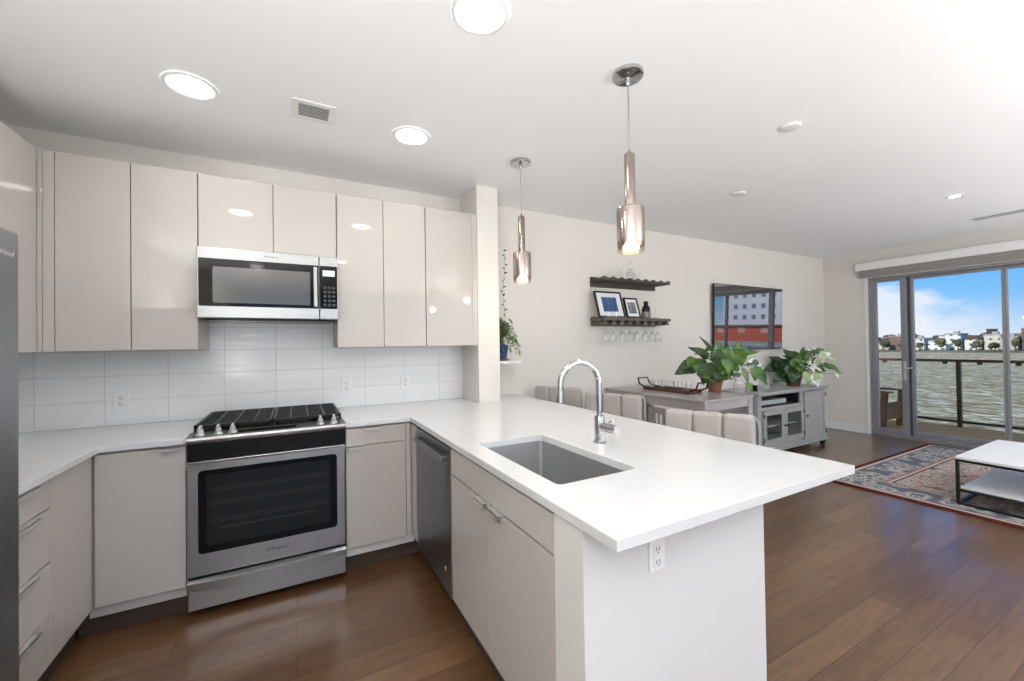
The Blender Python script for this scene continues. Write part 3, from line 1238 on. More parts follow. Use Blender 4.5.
# --- faucet
fx, fy = 1.222, 1.446
t = thing('faucet', 'tall chrome gooseneck faucet standing behind the sink', 'faucet', (fx, fy, CT))
b = MB()
b.lathe(fx, fy, [(0, CT + .0005), (.031, CT + .0005), (.031, CT + .005), (.025, CT + .009), (.0235, CT + .02), (.0235, CT + .115), (.022, CT + .122), (.015, CT + .125), (0, CT + .125)], 32)
b.build('base', M['chrome'], t)
pts = [(fx, fy, CT + .12), (fx, fy, 1.16)]
R_ = .103
for k in range(0, 19):
    a = PI * k / 18
    pts.append((fx - R_ + R_ * math.cos(a), fy + .010 * k / 18, 1.18 + R_ * math.sin(a)))
pts.append((fx - 2 * R_ - .001, fy + .011, 1.165))
b = MB(); b.tube(pts, .0135, 16)
sp_ = b.build('spout', M['chrome'], t)
b = MB()
b.cyl((fx - 2 * R_ - .001, fy + .011, 1.166), (fx - 2 * R_ - .002, fy + .012, 1.112), .0155, .0165, 20)
b.build('spray_head', M['chrome'], sp_)
b = MB()
b.cyl((fx, fy - .018, CT + .075), (fx + .012, fy - .10, CT + .073), .020, n=24)
lv = b.build('handle', M['chrome'], t)
b = MB()
b.tube([(fx + .006, fy - .06, CT + .088), (fx + .006, fy - .06, CT + .104), (fx + .008, fy - .075, CT + .108)], .0045, 10)
b.build('lever', M['chrome'], lv)

# ------------------------------------------------------------------ range
t = thing('range', 'slide-in stainless steel gas range with black oven door window', 'range', ((XR0 + XR1) / 2, 2.93, 0))
x0, x1 = XR0 + .002, XR1 - .002
xm = (x0 + x1) / 2
YD = 2.590
boxpart('body', M['darkgrey'], t, x0 + .004, x1 - .004, YD + .045, YN - .016, .045, .90)
for x in (x0 + .05, x1 - .05):
    for y in (2.70, 3.20):
        fe = MB(); fe.cyl((x, y, 0.0005), (x, y, .046), .016, n=12)
        fe.build('foot', M['black'], t)
# cooktop deck
b = MB()
b.box(x0, x1, 2.66, YN - .016, .900, .922, .006)
ct_ = b.build('cooktop', M['black'], t)
# sloped steel control strip along the front
b = MB()
b.prism([(YD - .004, .884), (YD - .012, .900), (YD - .006, .912), (2.672, .927), (2.680, .921), (2.68, .884)], 'x', x0 - .002, x1 + .002)
cs = b.build('control_panel', M['steel'], t)
boxpart('touch_strip', M['blackglass'], cs, xm - .16, xm + .12, 2.612, 2.655, .9205, .9222, label='black glass touch strip')
# knobs
for kx in (x0 + .052, x0 + .128, x0 + .192, x1 - .130, x1 - .058):
    b = MB()
    b.lathe(kx, 2.622, [(0, .917), (.021, .917), (.0215, .921), (.020, .925), (.014, .928), (.0135, .946), (.0125, .949), (0, .949)], 20)
    b.box(kx - .006, kx + .006, 2.600, 2.644, .930, .966, .003)
    b.build('knob', M['alu'], cs)
# grates: three cast-iron sections
gz0, gz1 = .948, .960
secs = [(x0 + .012, xm - .002), (xm + .002, x1 - .012)]
for (a, c) in secs:
    b = MB()
    ya, yc = 2.69, 3.225
    for y in (ya, yc - .014):
        b.box(a, c, y, y + .014, gz0 - .004, gz1, .002)
    for x in (a, c - .014):
        b.box(x, x + .014, ya, yc, gz0 - .004, gz1, .002)
    for k in range(1, 12):
        y = ya + (yc - ya) * k / 12
        b.box(a + .01, c - .01, y - .005, y + .005, gz0, gz1, .002)
    xc = (a + c) / 2
    for xq in (xc - .09, xc, xc + .09):
        b.box(xq - .005, xq + .005, ya, yc, gz0, gz1, .002)
    for x in (a + .007, c - .007):
        for y in (ya + .007, yc - .007):
            b.box(x - .006, x + .006, y - .006, y + .006, .9215, gz0)
    b.build('grate', M['iron'], t)
for bx_, by_, r in ((x0 + .13, 2.82, .05), (x0 + .13, 3.09, .04), (x1 - .13, 2.82, .05), (x1 - .13, 3.09, .035), (xm, 2.95, .045)):
    b = MB()
    b.lathe(bx_, by_, [(0, .922), (r, .922), (r * .95, .932), (r * .8, .936), (r * .78, .942), (0, .943)], 24)
    b.build('burner', M['black'], t)
# black band under the control strip
b = MB(); b.box(x0, x1, YD + .010, YD + .046, .795, .884, .003)
b.build('vent_band', M['black'], t)
# oven door
b = MB()
b.box(x0, x1, YD, YD + .044, .205, .790, .006, 3)
od = b.build('oven_door', M['steel'], t)
b = MB()
b.prism(rrect(x0 + .046, x1 - .046, .318, .742, .02), 'y', YD - .0035, YD + .005)
ow = b.build('window_surround', M['blackglass'], od)
b = MB()
b.prism(rrect(x0 + .082, x1 - .082, .352, .718, .012), 'y', YD - .0045, YD - .001)
wn = b.build('oven_window', M['ovenwin'], ow)
b = MB()
for z in (.47, .56, .63):
    for k in (0, 1):
        b.box(x0 + .10, x1 - .10, YD - .0050, YD - .0044, z + k * .013, z + k * .013 + .0022)
b.box(x0 + .13, x1 - .17, YD - .0050, YD - .0044, .435, .439)
b.build('oven_rack', M['darkgrey'], ow)
b = MB()
hp = []
for k in range(13):
    u = k / 12
    hp.append((x0 + .002 + (x1 - x0 - .004) * u, YD - .030 - .018 * math.sin(PI * u)))
hp += [(x, y + .016) for x, y in reversed(hp)]
b.prism(hp, 'z', .757, .787)
for x in (x0 + .02, x1 - .02):
    b.cyl((x, YD - .018, .772), (x, YD + .002, .772), .011, n=14)
b.build('handle', M['steel'], od)
text_part('logo', 'Whirlpool', .026, M['ink'], od, (xm + .02, YD - .0006, .268), (1, 0, 0), (0, 0, 1), shear=0.25)
# warming drawer with a bowed lip
b = MB()
b.box(x0, x1, YD + .004, YD + .044, .035, .190, .005)
wd = b.build('storage_drawer', M['steel'], t)
b = MB()
n_ = 16
top, bot = [], []
for k in range(n_ + 1):
    u = k / n_
    xx = x0 + (x1 - x0) * u
    top.append(xx)
prof = []
for k in range(n_):
    xa, xb = top[k], top[k + 1]
    za, zb2 = .150 - .036 * math.sin(PI * k / n_), .150 - .036 * math.sin(PI * (k + 1) / n_)
    da, db = YD - .006 - .022 * math.sin(PI * k / n_), YD - .006 - .022 * math.sin(PI * (k + 1) / n_)
    v = [b.bm.verts.new(p) for p in ((xa, YD + .006, .188), (xb, YD + .006, .188), (xa, da, .178), (xb, db, .178), (xa, da, za), (xb, db, zb2), (xa, YD + .006, za - .010), (xb, YD + .006, zb2 - .010))]
    b.bm.faces.new((v[0], v[1], v[3], v[2]))
    b.bm.faces.new((v[2], v[3], v[5], v[4]))
    b.bm.faces.new((v[4], v[5], v[7], v[6]))
bmesh.ops.remove_doubles(b.bm, verts=b.bm.verts, dist=.0002)
b.build('handle_lip', M['steel'], wd)

# ------------------------------------------------------------------ microwave
mx0, mx1, my, mz0, mz1 = XR0 + .0, XR1 - .006, 2.872, 1.545, 1.951
t = thing('microwave', 'stainless steel microwave with dark window hung over the range', 'microwave', ((mx0 + mx1) / 2, 3.07, mz0))
boxpart('case', M['darkgrey'], t, mx0 + .002, mx1 - .002, my + .032, YN - .014, mz0 + .012, mz1 - .002)
xs = mx0 + .632
b = MB(); b.box(mx0, xs - .0015, my, my + .030, mz0, mz1, .004)
dr = b.build('door', M['steel'], t)
b = MB(); b.prism(rrect(mx0 + .008, xs - .004, mz0 + .068, mz1 - .062, .008), 'y', my - .003, my + .004)
g = b.build('door_glass', M['blackglass'], dr)
b = MB(); b.prism(rrect(mx0 + .075, xs - .052, mz0 + .088, mz1 - .108, .008), 'y', my - .0042, my - .001)
b.build('window', M['mwglass'], g)
b = MB()
b.box(xs - .034, xs - .012, my - .030, my - .020, mz0 + .075, mz1 - .075, .005)
for z in (mz0 + .09, mz1 - .09):
    b.box(xs - .028, xs - .018, my - .022, my + .001, z - .008, z + .008, .002)
b.build('handle', M['steel'], dr)
text_part('logo', 'Whirlpool', .018, M['ink'], dr, ((mx0 + xs) / 2 + .05, my - .0006, mz1 - .03), (1, 0, 0), (0, 0, 1), shear=0.25)
b = MB(); b.box(xs + .0015, mx1, my, my + .030, mz0, mz1, .004)
cp = b.build('control_panel', M['steel'], t)
b = MB(); b.prism(rrect(xs + .004, mx1 - .006, mz0 + .068, mz1 - .062, .008), 'y', my - .003, my + .004)
cg = b.build('keypad', M['blackglass'], cp)
boxpart('display', M['display'], cg, xs + .02, mx1 - .020, my - .004, my - .0025, mz1 - .128, mz1 - .090, label='pale lit clock display')
b = MB()
for r in range(5):
    for c in range(3):
        bx_ = xs + .024 + c * .026
        bz_ = mz0 + .085 + r * .028
        b.box(bx_, bx_ + .018, my - .0038, my - .0025, bz_, bz_ + .016)
b.build('key', M['darkgrey'], cg)
boxpart('underside_grille', M['black'], t, mx0 + .02, mx1 - .02, my + .045, YN - .06, mz0 - .012, mz0 + .011)

# ------------------------------------------------------------------ wall cupboards


def upper(name, label, xs_, z0=ZU0, z1=ZU1, filler=None):
    xa, xb = xs_[0], xs_[-1]
    t_ = thing(name, label, 'cabinet', ((xa + xb) / 2, 3.1, z0))
    c = MB()
    c.box(xa + .001, xb - .001, YU + .021, YN - .002, z0, z1)
    if filler:
        c.box(filler[0], filler[1], YU + .002, YU + .05, z0, z1)
    c.build('carcass', M['carcass'], t_)
    for p, q in zip(xs_, xs_[1:]):
        boxpart('door', M['lacquer'], t_, p + .0022, q - .0022, YU, YU + .02, z0 + .002, z1 - .001, .0012)
    return t_


upper('wall_cabinet', 'tall greige two-door wall cupboard left of the microwave', [-1.0823, -.7855, -.4905])
t = upper('wall_cabinet', 'short greige two-door cupboard directly above the microwave', [-.4885, -.11, .2545], 1.955)
upper('wall_cabinet', 'greige two-door wall cupboard right of the microwave', [.2565, .5583, .8595])
upper('wall_cabinet', 'greige single-door wall cupboard next to the white wing wall', [.8615, 1.233], filler=(1.233, 1.274))
# left wall cupboard with corner filler
t = thing('wall_cabinet', 'greige wall cupboard on the left wall above the fridge side corner', 'cabinet', (-1.3, 2.4, ZU0))
c = MB(); c.box(XL + .002, -1.163, 1.75, YN - .002, ZU0, ZU1); c.build('carcass', M['carcass'], t)
boxpart('door', M['lacquer'], t, -1.163, -1.143, 1.752, 2.238, ZU0 + .002, ZU1 - .001, .0012)
boxpart('door', M['lacquer'], t, -1.163, -1.143, 2.242, 2.785, ZU0 + .002, ZU1 - .001, .0012)
f = MB()
f.box(-1.163, -1.145, 2.789, 2.932, ZU0, ZU1, .001)
f.box(-1.145, -1.128, YU + .001, YU + .02, ZU0, ZU1, .001)
f.box(-1.126, -1.0835, YU + .004, YU + .02, ZU0, ZU1, .001)
f.build('filler', M['lacquer'], t)

# ------------------------------------------------------------------ refrigerator
t = thing('refrigerator', 'tall grey steel refrigerator cut off by the left picture edge', 'refrigerator', (-1.1, 1.25, 0))
boxpart('body', M['darkgrey'], t, XL + .01, -.765, .80, 1.700, .03, 1.695, .006)
b = MB()
b.box(-.762, -.70, .80, 1.247, .06, 1.709, .008, 3)
dl = b.build('door', M['fridge'], t)
b = MB()
b.box(-.762, -.70, 1.253, 1.704, .06, 1.709, .008, 3)
dr = b.build('door', M['fridge'], t)
for d_, y in ((dl, 1.205), (dr, 1.295)):
    b = MB()
    b.tube([(-.70, y, .75), (-.655, y, .77), (-.65, y, .80), (-.65, y, 1.46), (-.655, y, 1.49), (-.70, y, 1.51)], .011, 12)
    b.build('handle', M['steel'], d_)
text_part('logo', 'Whirlpool', .022, M['ink_light'], dr, (-.6994, 1.628, 1.640), (0, 1, 0), (0, 0, 1), shear=0.25)
for y in (.86, 1.64):
    for x in (-1.38, -.83):
        b = MB(); b.cyl((x, y, .0005), (x, y, .031), .018, n=12)
        b.build('foot', M['black'], t)


# ------------------------------------------------------------------ sockets
def outlet(label, x, y, z, w=.072, h=.116, sc=1.0):
    t_ = thing('wall_outlet', label, 'outlet', (x, y, z))
    p = MB()
    p.box(x - w / 2, x + w / 2, y - .006, y - .0005, z - h / 2, z + h / 2, .002)
    pl = p.build('cover_plate', M['plastic'], t_)
    p = MB()
    p.box(x - .017, x + .017, y - .0078, y - .005, z - .034, z + .034, .001)
    rc = p.build('receptacle', M['trim'], pl)
    p = MB()
    for dz in (-.018, .018):
        for dx in (-.006, .006):
            p.box(x + dx - .0014, x + dx + .0014, y - .0084, y - .0074, z + dz - .0045, z + dz + .0045)
        p.cyl((x, y - .0084, z + dz - .010), (x, y - .0074, z + dz - .010), .0022, n=8)
    p.build('socket_slot', M['slot'], rc)
    return t_


outlet('white double socket on the tiles left of the oven', -.925, YN - .012, 1.06)
outlet('white double socket on the tiles just right of the oven', .345, YN - .012, 1.075)
outlet('white double socket on the tiles nearest the wing wall', .782, YN - .012, 1.075)
outlet('white socket on the end of the peninsula under the worktop', .920, .85, .753, .060, .090)


# ------------------------------------------------------------------ ceiling fittings
def downlight(label, x, y, r=.088, group='recessed ceiling lights'):
    t_ = thing('recessed_light', label, 'ceiling light', (x, y, ZC), group)
    p = MB()
    p.lathe(x, y, [(r, ZC - .001), (r, ZC - .007), (r + .008, ZC - .010), (r + .020, ZC - .006), (r + .022, ZC - .001)], 40)
    p.build('trim_ring', M['trim'], t_)
    p = MB()
    p.lathe(x, y, [(0, ZC - .005), (r, ZC - .005), (r, ZC - .0015), (0, ZC - .0015)], 40)
    p.build('diffuser', M['lamp'], t_)
    return t_


downlight('round recessed ceiling light nearest the left wall cupboards', -.427, 2.42)
downlight('round recessed ceiling light nearest the camera at the top edge of the view', .632, 1.395)
downlight('round recessed ceiling light between the square vent and the far pendant', .632, 2.415)
downlight('round recessed ceiling light over the fridge front', -.427, 1.395)
for i, (x, y) in enumerate(((.6, -.6), (3.2, -.6), (5.6, -.6), (-.5, -1.6))):  # extra ceiling lights added out of view to brighten the room
    downlight('added unseen recessed ceiling light in the back half of the room, %s' % ('on the kitchen side', 'in the middle', 'nearest the balcony', 'nearest the south wall')[i], x, y)
# small living-room downlight
t = thing('recessed_light', 'small bright recessed light in the living room ceiling near the balcony door', 'ceiling light', (5.19, 1.31, ZC))
p = MB(); p.lathe(5.19, 1.31, [(.034, ZC - .001), (.034, ZC - .005), (.06, ZC - .004), (.062, ZC - .001)], 28); p.build('trim_ring', M['trim'], t)
p = MB(); p.lathe(5.19, 1.31, [(0, ZC - .004), (.034, ZC - .004), (.034, ZC - .0015), (0, ZC - .0015)], 28); p.build('diffuser', M['lamp'], t)


def detector(label, x, y, r=.05, h=.016):
    p = MB()
    p.lathe(x, y, [(0, ZC - h), (r * .8, ZC - h), (r * .96, ZC - h * .8), (r, ZC - h * .3), (r, ZC - .0008), (0, ZC - .0008)], 28)
    o_ = p.build('sprinkler_cover', M['trim'], loc=(x, y, ZC))
    tag(o_, label, 'sprinkler cover')


detector('white round ceiling cap between near pendant and balcony', 2.592, 1.314)
detector('white round ceiling cap above the television side of the room', 3.355, 2.119)


def vent(name, label, xa, xb, ya, yb, n, along, bd_=.03):
    t_ = thing(name, label, 'vent', ((xa + xb) / 2, (ya + yb) / 2, ZC))
    p = MB()
    p.box(xa, xb, ya, ya + bd_, ZC - .008, ZC - .0008, .002)
    p.box(xa, xb, yb - bd_, yb, ZC - .008, ZC - .0008, .002)
    p.box(xa, xa + bd_, ya + bd_, yb - bd_, ZC - .008, ZC - .0008, .002)
    p.box(xb - bd_, xb, ya + bd_, yb - bd_, ZC - .008, ZC - .0008, .002)
    p.build('frame', M['trim'], t_)
    p = MB()
    p.box(xa + bd_, xb - bd_, ya + bd_, yb - bd_, ZC - .0025, ZC - .0008)
    p.build('backing', M['vent_shadow'], t_)
    p = MB()
    for k in range(n):
        if along == 'x':
            y = ya + bd_ + (yb - ya - 2 * bd_) * (k + .5) / n
            p.box(xa + bd_, xb - bd_, y - .005, y + .005, ZC - .008, ZC - .0065, rot=(.5, 0, 0))
        else:
            x = xa + bd_ + (xb - xa - 2 * bd_) * (k + .5) / n
            p.box(x - .005, x + .005, ya + bd_, yb - bd_, ZC - .008, ZC - .0065, rot=(0, .5, 0))
    p.build('slat', M['trim'], t_)


vent('ceiling_vent', 'small white square ceiling vent over the kitchen floor', .0, .205, 2.298, 2.49, 9, 'x')
vent('ceiling_vent', 'long white slot vent in the ceiling by the balcony door', 6.33, 6.49, .45, 1.50, 1, 'y', .016)


# ------------------------------------------------------------------ unseen floor uplighters added to brighten the ceiling
def uplighter(label, x, y, power=1.0):
    t_ = thing('added_floor_lamp', label, 'added floor lamp', (x, y, 0), 'added floor uplighters')
    p = MB(); p.lathe(x, y, [(0, .0005), (.15, .0005), (.15, .015), (.03, .03), (.012, .05), (0, .05)], 28); p.build('base', M['blackmetal'], t_)
    p = MB(); p.cyl((x, y, .05), (x, y, .92), .011, n=12); p.build('pole', M['blackmetal'], t_)
    p = MB()
    p.lathe(x, y, [(0, .92), (.05, .925), (.17, .97), (.25, 1.02), (.246, 1.02), (.165, .98), (.05, .935), (0, .932)], 32)
    p.build('lamp_shade', M['white'], t_)
    ld = bpy.data.lights.new('added_uplight', 'AREA')
    ld.shape = 'DISK'
    ld.size = .44
    ld.energy = UPLIGHT * power
    ld.color = (1, .99, .97)
    lo = bpy.data.objects.new('added_uplight', ld)
    COL.objects.link(lo)
    lo.parent = t_
    lo.location = (0, 0, 1.012)
    lo.rotation_euler = (PI, 0, 0)


uplighter('added unseen black floor uplighter in the back corner by the kitchen', -.85, -.85, 1.3)
uplighter('added unseen black floor uplighter in the middle of the south side', 3.1, -1.7, 1.2)
uplighter('added unseen black floor uplighter in the back corner by the balcony', 6.2, -1.7, 1.0)


# ------------------------------------------------------------------ pendants
def pendant(label, x, y):
    t_ = thing('pendant_lamp', label, 'pendant lamp', (x, y, 1.79), 'pendant lamps over the peninsula')
    p = MB()
    p.lathe(x, y, [(0, ZC - .001), (.071, ZC - .001), (.071, ZC - .016), (.067, ZC - .020), (.012, ZC - .024), (.010, ZC - .050), (.006, ZC - .058), (0, ZC - .058)], 36)
    p.build('canopy', M['chrome'], t_)
    p = MB(); p.cyl((x, y, 2.258), (x, y, ZC - .056), .0022, n=8); p.build('cord', M['stoolmetal'], t_)
    p = MB()
    p.lathe(x, y, [(0, 2.264), (.006, 2.264), (.008, 2.252), (.021, 2.248), (.0240, 2.242), (.0240, 1.996), (.019, 1.993), (0, 1.993)], 28)
    p.build('stem', M['pendmetal'], t_)
    p = MB()
    r = .062
    p.lathe(x, y, [(.020, 1.996), (r - .006, 1.996), (r - .001, 1.993), (r, 1.986), (r, 1.79), (r - .004, 1.79), (r - .004, 1.985), (.020, 1.990)], 40, close=True)
    p.build('shade', M['smoke'], t_)
    p = MB()
    p.lathe(x, y, [(0, 1.798), (.026, 1.799), (.036, 1.803), (.037, 1.812), (.026, 1.832), (.014, 1.892), (0, 1.892)], 20)
    p.build('bulb', M['bulb'], t_)
    p = MB(); p.lathe(x, y, [(0, 1.89), (.015, 1.89), (.018, 1.9), (.018, 1.99), (0, 1.99)], 20)
    p.build('lamp_holder', M['pendmetal'], t_)
    ld = bpy.data.lights.new('pendant_light', 'POINT')
    ld.energy = 3
    ld.color = (1, .86, .68)
    ld.shadow_soft_size = .03
    lo = bpy.data.objects.new('pendant_light', ld)
    COL.objects.link(lo)
    lo.parent = t_
    lo.location = (0, 0, -.02)


pendant('smoked mirror glass pendant lamp hanging nearer the camera, over the sink end', 1.390, 1.402)
pendant('smoked mirror glass pendant lamp hanging farther away, beside the wing wall', 1.390, 2.425)

# ================================================================== LIVING AREA
# ------------------------------------------------------------------ bar stools


def make_stool(label):
    t_ = thing('bar_stool', label, 'bar stool', (0, 0, 0), 'grey bar stools along the peninsula')
    w = .225
    # seat faces local -x ; back at local +x
    p = MB(); p.box(-.20, .18, -.21, .21, .585, .655, .03, 4); p.build('seat', M['fabric'], t_)
    p = MB()
    for k in range(3):
        ya = -w + .45 / 3 * k
        p.box(.175, .235, ya + .0015, ya + .15 - .0015, .775, .982, .02, 4)
    p.box(.200, .232, -w + .01, w - .01, .785, .972, .005)
    p.build('backrest', M['fabric'], t_)
    pts_ = [(.15, -w - .012, .60), (.20, -w - .012, .72), (.222, -w - .012, .80), (.228, -w - .010, .93), (.226, -w + .006, .972)]
    p = MB(); p.tube(pts_, .009, 8); p.build('back_frame', M['stoolmetal'], t_)
    p = MB(); p.tube([(x, -y, z) for x, y, z in pts_], .009, 8); p.build('back_frame', M['stoolmetal'], t_)
    for sx in (-1, 1):
        for sy in (-1, 1):
            p = MB(); p.tube([(sx * .15, sy * .17, .60), (sx * .20, sy * .20, .0)], [.016, .012], 10); p.build('leg', M['stoolmetal'], t_)
    p = MB()
    q = .18
    for a, c in (((-q, -q), (q, -q)), ((q, -q), (q, q)), ((q, q), (-q, q)), ((-q, q), (-q, -q))):
        p.cyl((a[0], a[1], .22), (c[0], c[1], .22), .009, n=8)
    p.build('footrest', M['stoolmetal'], t_)
    return t_


st = make_stool('grey channel-back bar stool nearest the camera, at the peninsula')
spots = [((1.995, 1.46), None), ((2.135, 2.37), 'grey channel-back bar stool half hidden behind the faucet, middle of three'),
         ((2.075, 3.02), 'grey channel-back bar stool farthest away, by the wing wall')]
for i, ((mx, my_), lb) in enumerate(spots):
    ang = math.atan2(.42, .20) - PI / 2            # the backs stand turned a little towards the kitchen
    ang = math.radians(25)
    loc = (mx - .205 * math.cos(ang), my_ - .205 * math.sin(ang), 0)
    if i == 0:
        st.location = loc
        st.rotation_euler = (0, 0, ang)
    else:
        dup(st, loc, ang, lb)

# ------------------------------------------------------------------ counter-height table
TX0, TX1, TY0, TY1, TZ = 2.842, 3.482, 2.105, 3.272, .90
t = thing('dining_table', 'grey painted counter-height table standing end-on to the far wall', 'table', ((TX0 + TX1) / 2, (TY0 + TY1) / 2, 0))
boxpart('tabletop', M['table'], t, TX0, TX1, TY0, TY1, TZ - .022, TZ, .004)
p = MB()
p.box(TX0 + .012, TX0 + .034, TY0 + .05, TY1 - .05, TZ - .092, TZ - .023, .002)
p.box(TX1 - .034, TX1 - .012, TY0 + .05, TY1 - .05, TZ - .092, TZ - .023, .002)
p.box(TX0 + .05, TX1 - .05, TY0 + .012, TY0 + .034, TZ - .092, TZ - .023, .002)
p.box(TX0 + .05, TX1 - .05, TY1 - .034, TY1 - .012, TZ - .092, TZ - .023, .002)
p.build('apron', M['table'], t)
for x in (TX0 + .007, TX1 - .062):
    for y in (TY0 + .007, TY1 - .062):
        p = MB(); p.box(x, x + .055, y, y + .055, 0, TZ - .023, .003); p.build('leg', M['table'], t)


# slat-back chairs tucked under its far side
def make_chair(label):
    t_ = thing('dining_chair', label, 'chair', (0, 0, 0), 'slat-back chairs tucked under the grey table')
    p = MB(); p.box(-.20, .18, -.19, .19, .47, .50, .008); p.build('seat', M['chairwood'], t_)
    for sx in (-1, 1):
        for sy in (-1, 1):
            top_ = .47 if sx < 0 else .78
            p = MB()
            p.box(sx * .175 - .017, sx * .175 + .017, sy * .17 - .017, sy * .17 + .017, 0, top_, .003)
            p.build('leg', M['chairwood'], t_)
    p = MB(); p.box(.162, .188, -.152, .152, .73, .78, .004); p.build('top_rail', M['chairwood'], t_)
    p = MB()
    for k in range(6):
        y = -.125 + .05 * k
        p.box(.168, .182, y - .010, y + .010, .50, .73, .002)
    p.build('back_slat', M['chairwood'], t_)
    return t_


ch = make_chair('grey slat-back chair tucked under the grey table, farther from the wall')
ch.location = (3.05, 2.52, 0)
ch.rotation_euler = (0, 0, PI)
dup(ch, (3.05, 2.98, 0), PI, 'grey slat-back chair tucked under the grey table, nearer the wall')


# --- tray of small glasses
def handle_loop(p, y0, y1, x, z):
    p.tube([(x - .07, y0, z), (x - .07, y1, z + .03), (x - .065, y1 + (y1 - y0) * .25, z + .085), (x + .065, y1 + (y1 - y0) * .25, z + .085), (x + .07, y1, z + .03), (x + .07, y0, z)], .008, 8)


tx, ty0, ty1 = 3.17, 2.44, 2.98
t = thing('serving_tray', 'red-brown wooden tray with dark looped handles on the grey table', 'tray', (tx, (ty0 + ty1) / 2, TZ))
p = MB()
p.box(tx - .085, tx + .085, ty0, ty1, TZ + .0005, TZ + .012, .003)
p.box(tx - .085, tx - .075, ty0, ty1, TZ + .012, TZ + .034, .003)
p.box(tx + .075, tx + .085, ty0, ty1, TZ + .012, TZ + .034, .003)
p.build('tray_body', M['traywood'], t)
for ya, yb in ((ty0 + .02, ty0 - .06), (ty1 - .02, ty1 + .06)):
    p = MB(); handle_loop(p, ya, yb, tx, TZ + .02); p.build('handle', M['bronze'], t)


def tumbler(x, y, z, r, h, label, group, name='drinking_glass', cat='glass'):
    p = MB()
    p.lathe(x, y, [(0, z + .0005), (r * .82, z + .0005), (r, z + h), (r - .0018, z + h), (r * .82 - .0018, z + .006), (0, z + .006)], 20)
    o_ = p.build(name, M['glass'], loc=(x, y, z))
    return tag(o_, label, cat, group)


ords = ['nearest the camera', 'second', 'third', 'fourth', 'fifth', 'sixth', 'farthest along']
for k in range(7):
    tumbler(tx + (.012 if k % 2 else -.012), ty0 + .06 + k * .07, TZ + .012, .028, .085,
            'small clear glass in the tray, %s from the near handle' % ('first' if k == 0 else ('seventh' if k == 6 else ords[k])), 'small glasses in the tray')


# ------------------------------------------------------------------ plants
def pot(parent, x, y, z, r0, r1, h, m, soil=True):
    p = MB()
    p.lathe(x, y, [(0, z + .0005), (r0, z + .0005), (r1, z + h * .86), (r1 * 1.08, z + h * .87), (r1 * 1.08, z + h), (r1 * .96, z + h), (r1 * .94, z + h * .85), (r1 * .5, z + h * .84), (0, z + h * .84)], 28)
    o_ = p.build('pot', m, parent)
    p = MB()
    p.lathe(x, y, [(0, z + h * .9), (r1 * .6, z + h * .9), (r1 * .95, z + h * .87)], 24)
    p.build('soil', M['soil'], o_)
    return o_


ROOMWARD = Vector((-.58, -.78, .22)).normalized()      # the leaves turn towards the open room


def plant_leaves(t_, base, leaves, mats, stem_r=.004):
    """leaves: (centre, length, width, tip angle in the plane facing the room, material index, tilt)"""
    mbs = [MB() for _ in mats]
    sm = MB()
    rn = random.Random(len(leaves))
    more = []
    for (c, L, W, ang, mi, tilt) in leaves:
        for q in range(2):
            cc = Vector(c) * .72 + Vector((base[0], base[1], base[2] + .10)) * .28 + Vector((rn.uniform(-.07, .07), rn.uniform(-.05, .05), rn.uniform(-.05, .06)))
            cc.y = min(cc.y, 3.14)
            cc.z = max(cc.z, base[2] + .02)
            more.append((cc, L * rn.uniform(.5, .72), W * rn.uniform(.5, .7), ang + rn.uniform(-70, 70), (mi + rn.choice((0, 0, 1))) % 2 if mi < 2 else mi, rn.uniform(.1, .7)))
    leaves = list(leaves) + more
    base = Vector(base)
    for (c, L, W, ang, mi, tilt) in leaves:
        c = Vector(c)
        nrm = ROOMWARD.copy()
        rt = Vector((0, 0, 1)).cross(nrm).normalized()
        up = nrm.cross(rt)
        a = math.radians(ang)
        d = rt * math.cos(a) + up * math.sin(a) + nrm * tilt * .5
        d.normalize()
        nn = (nrm + up * tilt + rt * random.uniform(-.35, .35)).normalized()
        bs0 = c - d * (L * .48)
        mbs[mi].leaf(bs0, d, nn, L, W, droop=.22, fold=.22)
        mid = base.lerp(bs0, .5) + Vector((0, 0, .03))
        sm.tube([base + Vector((random.uniform(-.02, .02), random.uniform(-.02, .02), 0)), mid, bs0 + d * .015], [stem_r, stem_r * .8, stem_r * .5], 6)
    sm.build('stem', M['stem'], t_)
    for k, (mb_, m_) in enumerate(zip(mbs, mats)):
        if len(mb_.bm.verts):
            mb_.build('foliage', m_, t_, recalc=False)
        else:
            mb_.bm.free()


